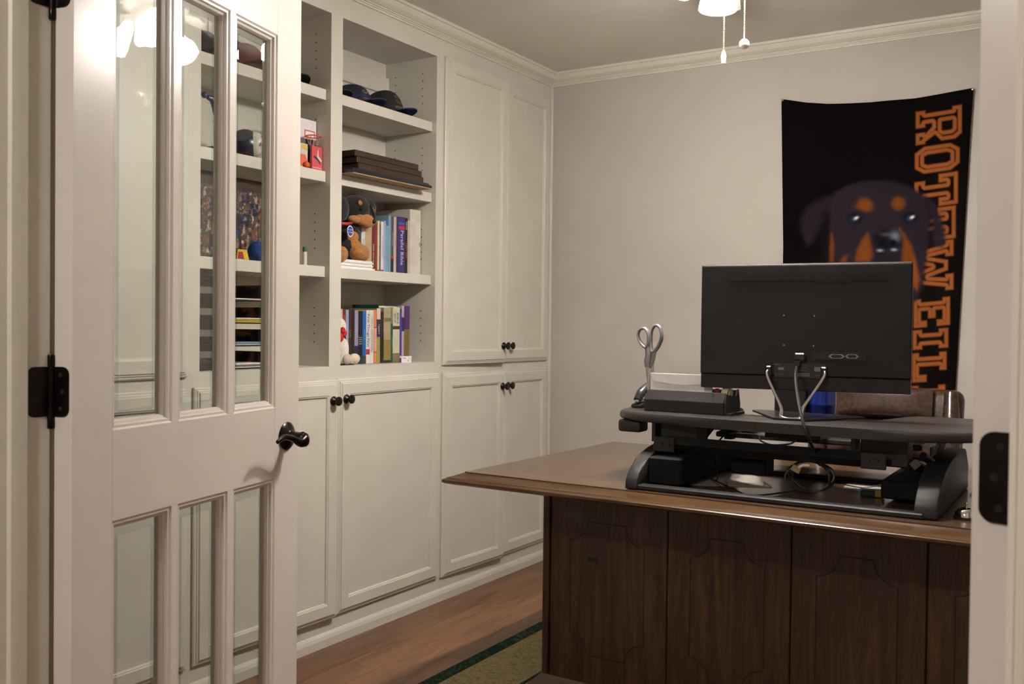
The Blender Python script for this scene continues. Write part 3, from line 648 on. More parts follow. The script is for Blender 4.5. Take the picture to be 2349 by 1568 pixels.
# ------------------------------------------------------------------ office chair behind the desk
LEATH = mat('brown_leather', (66, 47, 38), (50, 34, 28), rough=0.24, scale=60, bump=0.25, bscale=180)
ch = thing('office_chair', 'brown leather executive chair behind the desk below the banner', 'chair', (-.74, 3.86, 0))
def cushion(x0, x1, z0, z1, y, t, bulge):
    n = 14; bm = bmesh.new(); rows = [[None]*(n+1) for _ in range(n+1)]
    f = [[bm.verts.new((x0+(x1-x0)*i/n, y-bulge*(1-(2*i/n-1)**4)*(1-(2*j/n-1)**6)-t*.3, z0+(z1-z0)*j/n)) for i in range(n+1)] for j in range(n+1)]
    g_ = [[bm.verts.new((x0+(x1-x0)*i/n, y+t*.7, z0+(z1-z0)*j/n)) for i in range(n+1)] for j in range(n+1)]
    for j in range(n):
        for i in range(n): bm.faces.new((f[j][i], f[j][i+1], f[j+1][i+1], f[j+1][i])); bm.faces.new((g_[j][i], g_[j+1][i], g_[j+1][i+1], g_[j][i+1]))
    for i in range(n): bm.faces.new((f[0][i], g_[0][i], g_[0][i+1], f[0][i+1])); bm.faces.new((f[n][i], f[n][i+1], g_[n][i+1], g_[n][i])); bm.faces.new((f[i][0], f[i+1][0], g_[i+1][0], g_[i][0])); bm.faces.new((f[i][n], g_[i][n], g_[i+1][n], f[i+1][n]))
    return bm
bk = add('backrest', BX(-.275, .275, -.02, .06, .50, .975, bev=.035, seg=3), LEATH, ch, True)
bk.rotation_euler = (math.radians(-14), 0, 0); bk.location = (0, -.13, .035)
for z0, z1, bu in ((.845, .965, .030), (.70, .835, .038), (.54, .69, .03)): add('back_cushion', cushion(-.175, .175, z0, z1, -.045, .03, bu), LEATH, bk, True)
for s in (-1, 1): add('side_bolster', tube([(s*.235, -.02, .56), (s*.24, -.035, .75), (s*.232, -.015, .955)], [.030, .036, .026], 12), LEATH, bk, True)
add('seat', BX(-.27, .27, -.44, .03, .40, .50, bev=.04, seg=3), LEATH, ch, True)
for s in (-1, 1):
    add('armrest', tube([(s*.30, -.02, .50), (s*.31, -.05, .62), (s*.31, -.28, .63), (s*.30, -.33, .48)], .022, 10), LEATH, ch, True)
add('gas_post', lathe([(.028, .09), (.028, .30), (.05, .33), (.05, .40)], 16, 'z', (0, -.18, 0)), BLACKM, ch, True)
for k in range(5):
    a = 2*math.pi*k/5+.3; c, s = math.cos(a), math.sin(a)
    lg = add('base_arm', tube([(0, -.18, .11), (.29*c, -.18+.29*s, .07)], [.028, .017], 8, smooth=False), BLACKM, ch)
    add('caster', lathe([(.0, -.022), (.027, -.022), (.027, .022), (0, .022)], 14, 'x', (.29*c, -.18+.29*s, .037)), BLACKP, lg, True)

# ------------------------------------------------------------------ standing-desk riser
PZ = .955                                         # top of the raised platform
RC = Vector((-.74, 2.70, DZ+.0005))
rs = thing('desk_riser', 'black sit-stand desk converter raised on the desk', 'desk riser', RC)
def rl(v): return (v[0]-RC.x, v[1]-RC.y, v[2]-RC.z)
def loc2(pts): return [(x-RC.x, y-RC.y) for x, y in pts]
PLAT = mat('charcoal_laminate', (44, 41, 40), (37, 35, 34), rough=0.4, scale=120, bump=0.08, bscale=500)
out = [(-1.262, 2.68), (-1.245, 2.630), (-1.20, 2.585), (-1.13, 2.553), (-1.0, 2.530), (-.85, 2.512), (-.70, 2.502), (-.55, 2.500), (-.42, 2.502), (-.36, 2.512), (-.30, 2.545), (-.255, 2.60), (-.235, 2.68), (-.235, 2.90), (-.25, 2.955), (-.29, 2.985),
       (-.42, 2.99), (-.475, 2.975), (-.50, 2.93), (-.52, 2.78), (-.55, 2.725), (-.60, 2.705), (-.75, 2.70), (-.88, 2.705), (-.93, 2.725), (-.955, 2.78), (-.965, 2.93), (-.99, 2.975), (-1.04, 2.99), (-1.20, 2.985), (-1.25, 2.955), (-1.265, 2.90)]
bm = prism(loc2(out), .026, 'z', PZ-.026-RC.z); bmesh.ops.bevel(bm, geom=[e for e in bm.edges if len(e.link_faces) == 2 and (abs(e.verts[0].co.z-e.verts[1].co.z) < 1e-6)], offset=.011, segments=4, affect='EDGES', profile=.5)
add('platform', bm, PLAT, rs, True)
add('height_lever', BX(*[q for k in zip(rl((-1.238, 2.60, 0))[:2], rl((-1.165, 2.66, 0))[:2]) for q in k], PZ-.062-RC.z, PZ-.026-RC.z, bev=.008, seg=3), BLACKP, rs, True)
def shield(x0, x1, ybk, yfr, zt):
    pts = [(ybk, 0), (yfr, 0), (yfr, .012)]
    for k in range(1, 10):
        a = k/9*math.pi/2; pts.append((yfr+(.30)*(1-math.cos(a)), .012+(zt-.012)*math.sin(a)))
    pts += [(ybk-.06, zt), (ybk, zt-.05)]
    return prism([(a-RC.y, b) for a, b in pts], x1-x0, 'x', x0-RC.x, bev=.006)
SHLD = mat('shield_plastic', (30, 29, 27), (25, 24, 23), rough=.62, spec=.35, scale=90, bump=.1, bscale=400)
add('side_shield', shield(-1.135, -1.098, 3.02, 2.432, .112), SHLD, rs, True); add('side_shield', shield(-.392, -.340, 3.02, 2.445, .118), SHLD, rs, True)
add('base_rail', BX(-1.12-RC.x, -.37-RC.x, 2.440-RC.y, 2.475-RC.y, 0, .014, bev=.003), BLACKM, rs)
add('base_rail', BX(-1.11-RC.x, -.38-RC.x, 2.93-RC.y, 2.96-RC.y, 0, .012, bev=.003), BLACKM, rs)
CBY = 2.56
zA, zB = ony(1503, 1014, CBY), ony(2035, 1057, CBY)
cb = add('cross_bar', tube([rl((zA.x+.03, CBY+.012, zA.z)), rl((zB.x-.03, CBY+.012, zA.z-.004))], .02, 4, smooth=False), BLACKM, rs)
for xx, sg in ((zA.x, 1), (zB.x, -1)):
    x0, x1 = sorted((xx, xx+sg*.062)); br = add('bar_bracket', BX(x0-RC.x, x1-RC.x, CBY-.012-RC.y, CBY-.006-RC.y, zA.z-.024-RC.z, zA.z+.018-RC.z, bev=.002), BLACKM, rs)
    for t in (.38, .72): add('bolt', lathe([(.0, -.003), (.005, -.003), (.0062, -.001), (.0062, 0)], 10, 'y', (xx+sg*.062*t-RC.x, CBY-.012-RC.y, zA.z-.002-RC.z)), BLACKP, br, True)
for xa, xb in ((-1.098, -.985), (-.545, -.43)):
    add('lift_post', BX(xa-RC.x, xb-RC.x, CBY+.03-RC.y, CBY+.10-RC.y, zA.z-.02-RC.z, PZ-.026-RC.z, bev=.003), BLACKM, rs)
    add('post_cap', BX(xa-.022-RC.x, xa-.012-RC.x, CBY+.02-RC.y, CBY+.08-RC.y, zA.z-RC.z, PZ-.026-RC.z), BLACKM, rs)
for xx in (-1.075, -.415):
    add('lift_arm', tube([rl((xx, CBY+.04, zA.z-.01)), rl((xx, 2.95, DZ+.035))], .014, 4, smooth=False), BLACKM, rs)
    add('lift_arm', tube([rl((xx+.02, 2.60, DZ+.03)), rl((xx+.02, 2.93, PZ-.05))], .012, 4, smooth=False), BLACKM, rs)
add('gas_strut', tube([rl((-.40, 2.62, PZ-.07)), rl((-.36, 2.75, DZ+.07))], .010, 10, smooth=False), BLACKM, rs, True)
NEARBLACK = mat('near_black', (13, 13, 13), (10, 10, 10), rough=.7, spec=.2)
add('shield_shade_box', BX(-1.095-RC.x, -1.00-RC.x, 2.50-RC.y, 2.98-RC.y, .012, .085, bev=.004), NEARBLACK, rs)  # near-black boxes added as the shade inside the shields
add('shield_shade_box', BX(-.50-RC.x, -.395-RC.x, 2.62-RC.y, 2.98-RC.y, .012, .06, bev=.004), NEARBLACK, rs)
KT = ((-1.03, 2.86), (-.44, 2.86), (-.42, 3.12), (-1.05, 3.12))
add('keyboard_tray', prism(loc2(KT), .016, 'z', .868-RC.z, bev=.004), PLAT, rs)
for xx in (-.98, -.50): add('tray_bracket', BX(xx-.012-RC.x, xx+.012-RC.x, 2.83-RC.y, 2.86-RC.y, .866-RC.z, PZ-.026-RC.z), BLACKM, rs)
add('control_box', BX(-.86-RC.x, -.70-RC.x, 2.80-RC.y, 2.90-RC.y, PZ-.075-RC.z, PZ-.026-RC.z, bev=.004), BLACKP, rs)
add('power_brick', BX(-.90-RC.x, -.80-RC.x, 2.62-RC.y, 2.70-RC.y, .042, .085, bev=.004), NEARBLACK, rs)

# ------------------------------------------------------------------ monitor
MY = 2.685
pl, pr = ony(1610, 745, 2.650), ony(2092, 755, 2.722)
MA = math.atan2(pr.y-pl.y, pr.x-pl.x); MW = math.hypot(pr.x-pl.x, pr.y-pl.y)
zt = (ony(1610, 604, 2.65).z+ony(2092, 604, 2.722).z)/2; zb = (ony(1610, 884, 2.65).z+ony(2092, 908, 2.722).z)/2
MC = Vector(((pl.x+pr.x)/2, (pl.y+pr.y)/2, PZ+.0005))
mon = thing('computer_monitor', 'wide black computer monitor seen from behind on the riser', 'monitor', MC, MA)
MB = mat('monitor_back_plastic', (24, 22, 20), (19, 17, 16), rough=0.6, spec=.3, scale=200, bump=0.12, bscale=700)
MB2 = mat('monitor_gloss_plastic', (14, 13, 13), (10, 10, 10), rough=0.3, scale=100)
h0, h1 = zb-MC.z, zt-MC.z
hb = h0+(h1-h0)*.115
add('rear_cover', prism([(-.012, hb), (-.010, h1-.004), (-.006, h1), (.012, h1), (.012, hb)], MW, 'x', -MW/2, bev=.003), MB, mon)
add('lower_strip', BX(-MW/2, MW/2, -.004, .012, h0, hb, bev=.002), MB2, mon)
add('front_bezel', BX(-MW/2, MW/2, .012, .026, h0, h1, bev=.003), MB2, mon)
add('metal_rim', BX(-MW/2+.004, MW/2-.004, .009, .013, h1-.0006, h1+.0012), SILVER, mon)
scr = bpy.data.materials.new('dark_screen'); scr.use_nodes = True; add('screen', BX(-MW/2+.012, MW/2-.012, .0262, .0268, h0+.03, h1-.012), mat('dark_screen_glass', (8, 8, 10), (6, 6, 8), rough=.1), mon); bpy.data.materials.remove(scr)
def mloc(px, py):
    """point of the photograph on the monitor's rear face, in monitor coordinates"""
    n = Vector((math.sin(MA), -math.cos(MA), 0)); p0 = MC + n*.0125; d = ray(px, py); P = CAM + d*((p0-CAM).dot(n)/d.dot(n)); v = P-MC
    return v.x*math.cos(MA)+v.y*math.sin(MA), v.z
FAINT = mat('vent_edge', (36, 34, 33), (30, 29, 28), rough=.5)
a = mloc(1666, 629); b = mloc(1866, 644); c = mloc(2035, 646)
for q0, q1 in ((a, b), ((b[0]+.003, a[1]), c)):
    v = add('vent_grille', BX(q0[0], q1[0], -.0128, -.0119, q1[1], q0[1]), MB, mon); n = 30
    add('vent_slats', BX(*[(q0[0]+(q1[0]-q0[0])*(k+.2)/n, q0[0]+(q1[0]-q0[0])*(k+.75)/n, -.0134, -.0126, q1[1]+.001, q0[1]-.001) for k in range(n)]), MB, v)
def plate(name, px0, py0, px1, py1, m, t=.0006, par=None):
    p, q = mloc(px0, py0), mloc(px1, py1); return add(name, BX(min(p[0], q[0]), max(p[0], q[0]), -.0125-t, -.0118, min(p[1], q[1]), max(p[1], q[1])), m, par or mon)
IO = plate('port_recess', 1864, 806, 1987, 827, MB2, .0003)
for x0, x1 in ((1900, 1938), (1939, 1970)):
    p, q = mloc(x0, 811), mloc(x1, 823); mx_, mz = (p[0]+q[0])/2, (p[1]+q[1])/2; w_, h_ = (q[0]-p[0])/2, .0058
    hexa = lambda k: [(mx_-w_*k, mz), (mx_-w_*k*.62, mz+h_*k), (mx_+w_*k*.62, mz+h_*k), (mx_+w_*k, mz), (mx_+w_*k*.62, mz-h_*k), (mx_-w_*k*.62, mz-h_*k)]
    pt = add('video_port', prism(hexa(1), .0022, 'y', -.0146), SILVER, mon); add('port_socket', prism(hexa(.72), .0006, 'y', -.0150), MB2, pt)
plate('display_port', 1880, 813, 1890, 821, FAINT)
for x, y in ((1798, 723), (1868, 724), (1798, 791), (1866, 793)):
    p = mloc(x, y); add('mount_screw', lathe([(.0, -.001), (.0022, -.0008), (.0022, .0)], 8, 'y', (p[0], -.0122, p[1])), SILVER, mon)
RL = plate('rating_label', 1777, 832, 1894, 868, mat('label_black', (20, 20, 22), (16, 16, 18), rough=.4), .0005)
LG = mat('label_grey_print', (120, 118, 116), (104, 102, 100), rough=.6)
for x0, y0, x1, y1 in ((1785, 842, 1798, 848), (1868, 841, 1889, 852), (1827, 855, 1857, 863)): plate('label_patch', x0, y0, x1, y1, LG, .0008, RL)
bars = []
for k in range(14):
    p, q = mloc(1829+k*1.9, 857), mloc(1829+k*1.9+(.5+.7*random.random()), 861); bars.append((p[0], q[0], -.0136, -.0132, q[1], p[1]))
add('barcode', BX(*bars), HOLE, RL)
p = mloc(1783, 835); MT = Matrix.Translation((p[0], -.0133, p[1])) @ Matrix.Rotation(math.pi/2, 4, 'X')
add('label_lettering', text_bm('Lenovo', .0055, .0001, MT), LG, RL)
for xx, yy, bd, sz in ((1787, 858, 'CE  UL  FC', .005), (1878, 861, 'A  \u0394  B', .0055), (1840, 843, '100-240V~  50-60Hz', .0030), (1838, 849, 'ThinkVision LCD Monitor', .0028)):
    p = mloc(xx, yy); add('label_lettering', text_bm(bd, sz, .0001, Matrix.Translation((p[0], -.0133, p[1])) @ Matrix.Rotation(math.pi/2, 4, 'X')), LG, RL)
# stand: chrome loop and thin base
def mw(v): v = Vector(v)-MC; c_, s_ = math.cos(-MA), math.sin(-MA); return (v.x*c_-v.y*s_, v.x*s_+v.y*c_, v.z)
fl_, fr_ = mw(onz(1792, 957, PZ+.006)), mw(onz(1836, 960, PZ+.006))
h_l, h_r = mloc(1764, 845), mloc(1890, 848)
st = add('stand_loop', tube([(h_l[0], -.014, h_l[1]), (h_l[0]-.001, -.030, h_l[1]-.02), (fl_[0]-.004, fl_[1]+.012, fl_[2]+.03), (fl_[0]+.002, fl_[1], fl_[2]), (fr_[0]-.002, fr_[1], fr_[2]), (fr_[0]+.006, fr_[1]+.012, fr_[2]+.03), (h_r[0]+.001, -.030, h_r[1]-.02), (h_r[0], -.014, h_r[1])], [.004, .0042, .0045, .006, .006, .0045, .0042, .004], 10), CHROME, mon, True, 'chrome bent wire stand')
for q in (h_l, h_r): add('stand_hinge', BX(q[0]-.008, q[0]+.008, -.022, -.012, q[1]-.022, q[1]+.008, bev=.003), MB2, mon)
b1, b2, b3 = mw(onz(1726, 944, PZ)), mw(onz(1835, 970, PZ)), mw(onz(1985, 961, PZ))
add('stand_base', prism([(fl_[0]-.02, fl_[1]-.012), (fr_[0]+.02, fr_[1]-.012), (b3[0], b3[1]), (b3[0]-.02, b3[1]+.02), (b1[0]+.02, b1[1]+.02), (b1[0], b1[1])], .006, 'z', 0, bev=.0015), MB2, mon)
sk = mloc(1828, 822)
# plug and cable
pg = thing('monitor_cable', 'black cable plugged into the monitor back and dropping over the riser edge', 'cable', MC+Vector((0, 0, 0)), MA)
add('plug', join(BX(sk[0]-.006, sk[0]+.024, -.030, -.0128, sk[1]-.006, sk[1]+.016, bev=.004), BX(*[(sk[0]-.005+.001*k, sk[0]+.011-.0008*k, -.030, -.018, sk[1]-.009-.0045*k, sk[1]-.006-.0045*k) for k in range(4)])), BLACKP, pg)
CAB = mat('cable_rubber', (34, 33, 32), (28, 27, 26), rough=.4, scale=40)
cp = [(sk[0]+.002, -.024, sk[1]-.02)]
for x, y, yy in ((1825, 862, 2.62), (1829, 905, 2.57), (1840, 960, 2.50)): cp.append(mw(ony(x, y, yy)))
for x, y, yy in ((1853, 1000, 2.495), (1868, 1035, 2.56), (1880, 1065, 2.62)): cp.append(mw(ony(x, y, yy)))
add('cord', tube(cp, .0042, 8), CAB, pg, True)

# ------------------------------------------------------------------ things on the riser
org = onz(1478, 941, PZ); og2 = onz(1660, 953, PZ)
OL = (og2-org).length; OA = math.atan2(og2.y-org.y, og2.x-org.x)
og = thing('desk_organizer', 'black plastic desk organizer holding scissors and an envelope', 'organizer', (org.x, org.y, PZ+.0005), OA)
ORG = mat('organizer_plastic', (36, 35, 34), (30, 29, 28), rough=.5, scale=80, bump=.1, bscale=300)
ODp = .105; OH = .062
add('front_wall', prism([(0, 0), (.006, 0), (.014, OH-.004), (.014, OH), (.010, OH), (-.004, OH*.55)], OL, 'x', 0, bev=.0012), ORG, og)
add('floor_tray', BX(.002, OL+.02, .004, ODp, 0, .006), ORG, og)
add('back_wall', BX(0, OL, ODp-.004, ODp, 0, OH+.004), ORG, og)
add('side_wall', BX(0, .004, .004, ODp, 0, OH-.002), ORG, og)
add('tape_end', prism([(.0, 0), (ODp, 0), (ODp, .030), (ODp-.012, OH+.008), (ODp-.018, OH+.008), (ODp-.03, .050), (.02, OH-.006), (.004, OH-.002), (-.003, OH*.55)], .004, 'x', OL+.002), ORG, og)
add('tape_end', prism([(.0, 0), (ODp, 0), (ODp, OH*.9), (.006, OH-.002), (-.003, OH*.55)], .004, 'x', OL-.036), ORG, og)
for s in (.30, .62): add('divider', BX(.004, OL-.036, ODp*s, ODp*s+.002, .004, OH-.008), ORG, og)
def orl(px, py, dep):
    """photo point on a plane parallel to the organizer front, dep behind it, in world space"""
    n = Vector((-math.sin(OA), math.cos(OA), 0)); p0 = Vector((org.x, org.y, 0))+n*dep; d = ray(px, py); return CAM+d*((p0-CAM).dot(n)/d.dot(n))
t = thing('tape_roll', 'cream roll of clear tape in the organizer dispenser', 'tape', orl(1668, 898, .05)); t.rotation_euler = (0, 0, OA)
add('tape', lathe([(.010, -.009), (.022, -.009), (.022, .009), (.010, .009), (.010, -.009)], 24, 'x', (0, 0, -.008)), mat('clear_tape', (206, 194, 168), (196, 184, 158), rough=.25), t, True)
add('core', lathe([(.007, -.010), (.010, -.010), (.010, .010), (.007, .010), (.007, -.010)], 20, 'x', (0, 0, -.008)), PAPER, t, True)
e0, e1 = orl(1492, 853, .045), orl(1634, 862, .045); ew = (e1-e0).length
en = thing('envelope', 'white envelope standing upright in the black organizer', 'envelope', (e0.x, e0.y, PZ+.008), OA)
eh = (e0.z+e1.z)/2-PZ-.008
add('body', BX(0, ew, 0, .0035, 0, eh, bev=.0008), PAPER, en)
add('flap', prism([(.002, eh-.0005), (ew-.002, eh-.0005), (ew-.012, eh-.026), (ew*.55, eh-.032), (ew*.5, eh-.033), (ew*.45, eh-.032), (.012, eh-.024)], .0018, 'y', -.0018), PAPER, en)
p0 = orl(1645, 890, .055); pn = thing('marker_pen', 'pink capped marker pen beside the envelope', 'pen', (p0.x, p0.y, PZ+.008))
add('barrel', lathe([(.0045, 0), (.0052, .003), (.0052, p0.z-PZ-.022)], 12), mat('marker_white', (220, 214, 210), rough=.4), pn, True)
add('cap', lathe([(.0056, p0.z-PZ-.025), (.0060, p0.z-PZ-.012), (.0056, p0.z-PZ-.008), (0, p0.z-PZ-.008)], 12), mat('marker_pink', (196, 50, 84), (180, 40, 74), rough=.35), pn, True)
# scissors
sD = .05
SP = {k: orl(x, y, sD) for k, (x, y) in dict(piv=(1484, 838), tip=(1488, 905), l0=(1481, 812), r0=(1498, 815)).items()}
sc = thing('scissors', 'grey handled scissors standing point down in the organizer', 'scissors', (SP['tip'].x, SP['tip'].y, PZ+.008)); sb = Vector(sc.location)
def S(px, py, dd=0.0): return tuple(orl(px, py, sD+dd)-sb)
NV = Vector((-math.sin(OA), math.cos(OA), 0))
add('handle', join(tube([S(1482, 796), S(1470, 786), S(1464, 770), S(1468, 756), S(1479, 753), S(1487, 764), S(1488, 782)], [.0055, .0048, .0042, .0042, .0048, .0055, .0055], 10, closed=True, flat=(NV, 1.35)), tube([S(1484, 794), S(1486, 812), S(1484, 828), S(1484, 842)], [.008, .0085, .0095, .0075], 10, flat=(NV, .5))), SILVER, sc, True)
add('handle', join(tube([S(1494, 802, .006), S(1493, 780, .006), S(1495, 758, .006), S(1504, 746, .006), S(1515, 752, .006), S(1518, 772, .006), S(1511, 792, .006), S(1500, 806, .006)], [.0058, .005, .0045, .0045, .005, .0055, .0058, .006], 10, closed=True, flat=(NV, 1.35)), tube([S(1500, 802, .006), S(1498, 816, .006), S(1494, 832, .006), S(1490, 844, .006)], [.008, .009, .0085, .007], 10, flat=(NV, .5))), SILVER, sc, True)
add('blade', tube([S(1484, 838, .002), S(1487, 875, .002), S(1489, 912, .002)], [.0065, .0055, .003], 8, flat=(NV, .22)), CHROME, sc, True)
add('blade', tube([S(1497, 836, .005), S(1494, 870, .005), S(1491, 910, .005)], [.0055, .005, .003], 8, flat=(NV, .22)), CHROME, sc, True)
add('pivot', lathe([(0, -.004), (.004, -.003), (.004, .006), (0, .006)], 12, 'y', S(1484, 838)), CHROME, sc, True)
# stapler at the end of the platform
q = onz(1466, 934, PZ); sp = thing('stapler', 'black and silver stapler at the left end of the riser beside the organizer', 'stapler', (q.x, q.y, PZ+.0005), math.radians(78))
add('base', prism([(-.02, 0), (.125, 0), (.125, .010), (.08, .014), (.0, .014), (-.02, .008)], .034, 'y', -.017, bev=.003), BLACKP, sp, True)
add('top_arm', tube([(-.010, 0, .022), (.012, 0, .045), (.05, 0, .060), (.09, 0, .056), (.122, 0, .036)], [.012, .015, .016, .015, .012], 12), mat('stapler_gunmetal', (84, 84, 88), (70, 70, 74), rough=.25, metal=.6), sp, True)
add('magazine', BX(-.012, .12, -.009, .009, .015, .026, bev=.002), CHROME, sp)
# blue tumbler and black box behind the monitor
q = onz(1888, 962, PZ); bt = thing('blue_tumbler', 'shiny cobalt blue tumbler behind the monitor', 'tumbler', (-.785, 2.655, PZ+.007))
BLUE = mat('cobalt_glaze', (14, 34, 120), (10, 26, 98), rough=.18, scale=8, coat=.6)
qa, qb = ony(1852, 940, 2.98), ony(1921, 940, 2.98); br_ = (qb.x-qa.x)/2*.9; bt.location = ((qa.x+qb.x)/2, 2.985, .8845)
add('cup', lathe([(0, 0), (br_*.96, 0), (br_, .004), (br_, .085), (br_*1.03, .089), (br_, .094), (br_*.98, .13), (br_*.90, .165), (br_*.84, .165), (br_*.9, .01), (0, .01)], 32), BLUE, bt, True)
add('lid_ring', lathe([(br_*.84, .160), (br_*.92, .160), (br_*.92, .170), (br_*.84, .170), (br_*.84, .160)], 32), BLUE, bt, True)
q0, q1 = ony(1776, 930, 2.95), ony(1848, 930, 2.95)
bo = thing('speaker_box', 'small black speaker box standing behind the monitor stand', 'speaker', ((q0.x+q1.x)/2, 2.98, .8845))
add('cabinet', BX(-(q1.x-q0.x)/2, (q1.x-q0.x)/2, -.03, .04, 0, .175, bev=.003), BLACKP, bo)
add('grille', BX(-(q1.x-q0.x)/2+.006, (q1.x-q0.x)/2-.006, .040, .042, .008, .165), BLACKM, bo)

# ------------------------------------------------------------------ cables and clutter under the riser
def cable(name, label, pts, r, m=CAB, cat='cable'):
    P = [Vector(p) for p in pts]; b = Vector(min(P, key=lambda v: v.z)); o = add(name, tube([p-b for p in P], r, 7), m, None, True); o.location = b; return tag(o, label, cat)
Z0 = DZ+.004
cc = [onz(1855, 1095, Z0+.02)]
ctr = ony(1858, 1092, 2.60); loops = []
for k in range(33):
    a = k/32*2*math.pi*3.2; rr = .058+.006*math.sin(k*1.7); loops.append((ctr.x+rr*math.cos(a), ctr.y+.010*math.sin(a*.5)+.012*math.cos(k), ctr.z+.040*math.sin(a)))
cable('coiled_cable', 'coiled black cable hanging under the riser bar', loops, .0028)
g_ = ony(1827, 1076, 2.57); tg = thing('cable_tag', 'tan paper tag on the coiled cable', 'tag', g_)
bm = BX(-.013, .010, -.001, .001, -.008, .008); xform(bm, Matrix.Rotation(math.radians(25), 4, 'Y')); add('tag_card', bm, mat('tan_card', (150, 128, 92), (138, 116, 82), rough=.8), tg)
add('tie', tube([(.006, 0, .006), (.018, .0, .012), (.034, .0, .013)], .0035, 6), PAPER, tg, True)
cable('loose_cord', 'thin black cord looping below the left end of the riser bar', [ony(1640, 1035, 2.70), ony(1643, 1070, 2.70), onz(1645, 1100, Z0+.03), onz(1632, 1098, Z0), onz(1680, 1120, Z0), onz(1720, 1135, Z0), onz(1790, 1130, Z0), onz(1840, 1120, Z0)], .0024)
cable('hanging_cord', 'black cord sagging between the riser posts', [ony(1612, 1072, 2.72), ony(1640, 1078, 2.72), ony(1670, 1074, 2.72), ony(1705, 1062, 2.72), ony(1730, 1050, 2.74)], .0022)
cable('keyboard_cord', 'black cord curling over the keyboard tray', [ony(1645, 1018, 2.85), ony(1660, 1000, 2.86), onz(1690, 994, .888), onz(1738, 998, .888), onz(1745, 1010, .888), onz(1770, 1020, .888), onz(1810, 1018, .888), onz(1826, 1010, .888)], .0026)
cable('thin_cord', 'thin grey cord trailing to the right shield', [onz(1940, 1112, Z0+.01), onz(1985, 1118, Z0), onz(2030, 1112, Z0+.02), onz(2062, 1135, Z0), onz(2080, 1130, Z0+.01)], .0016, mat('grey_cord', (120, 112, 100), (104, 98, 88), rough=.5))
q = onz(2000, 1138, DZ); hb_ = thing('usb_hub', 'small dark green gadget with amber tab under the riser', 'gadget', (q.x, q.y, DZ+.0005), .3)
add('case', BX(-.030, .030, -.018, .018, 0, .018, bev=.003), mat('dark_green_plastic', (16, 44, 40), (12, 36, 32), rough=.35), hb_); add('tab', BX(.006, .022, -.021, -.018, .002, .020), mat('amber_tab', (150, 110, 40), (130, 94, 30), rough=.5), hb_)
GREYP = mat('grey_paper', (150, 143, 134), (140, 133, 124), rough=.85)
def sheet(name, label, pts, z, t, m=GREYP, cat='paper'):
    P = [onz(x, y, z) for x, y in pts]; b = P[0]; o = add(name, prism([(p.x-b.x, p.y-b.y) for p in P], t, 'z', 0), m); o.location = (b.x, b.y, z); return tag(o, label, cat)
sheet('paper_sheet', 'pale grey sheet of paper on the desk under the left end of the riser', [(1585, 1112), (1772, 1118), (1700, 1066), (1590, 1060)], DZ+.0005, .001)
sheet('paper_sheet', 'pale grey paper on the desk under the right end of the riser', [(1930, 1122), (2056, 1136), (2050, 1106), (1960, 1094)], DZ+.0005, .001)
p = onz(1655, 986, .884); pk = thing('note_pad', 'bright white pad lying on the keyboard tray', 'note pad', (p.x, p.y, .8845)); add('pages', BX(-.06, .10, -.01, .13, 0, .012, bev=.001), PAPER, pk); add('cover', BX(-.06, .10, -.01, .13, .012, .0126), PAPER, pk)
p = onz(1700, 992, .884); ms = thing('computer_mouse', 'dark computer mouse on the keyboard tray', 'mouse', (p.x+.02, p.y+.02, .8975)); add('shell', ball((0, 0, .012), (.028, .045, .016)), BLACKP, ms, True); add('wheel', lathe([(.006, -.003), (.006, .003)], 10, 'x', (0, -.022, .024)), BLACKM, ms)
p = onz(2205, 1110, DZ); bx_ = thing('paper_stack', 'stack of white papers on the desk right of the riser', 'papers', (p.x+.165, p.y-.05, DZ+.0005), 0)
for k in range(4): add('sheet', BX(-.12+.004*k, .10+.003*k, -.15, .15-.006*k, .004*k, .004*k+.0038), PAPER, bx_)
p = onz(2206, 1188, DZ); bl_ = thing('desk_bell', 'small chrome desk bell at the right end of the desk', 'bell', (p.x+.01, p.y, DZ+.0005))
add('dome', lathe([(.026, .006), (.025, .014), (.019, .022), (.009, .0265), (0, .027)], 24), CHROME, bl_, True); add('bell_base', lathe([(0, 0), (.029, 0), (.029, .006), (0, .006)], 24), BLACKP, bl_, True); add('button', lathe([(.0025, .026), (.0025, .034), (.005, .035), (.005, .037), (0, .0375)], 12), CHROME, bl_, True)

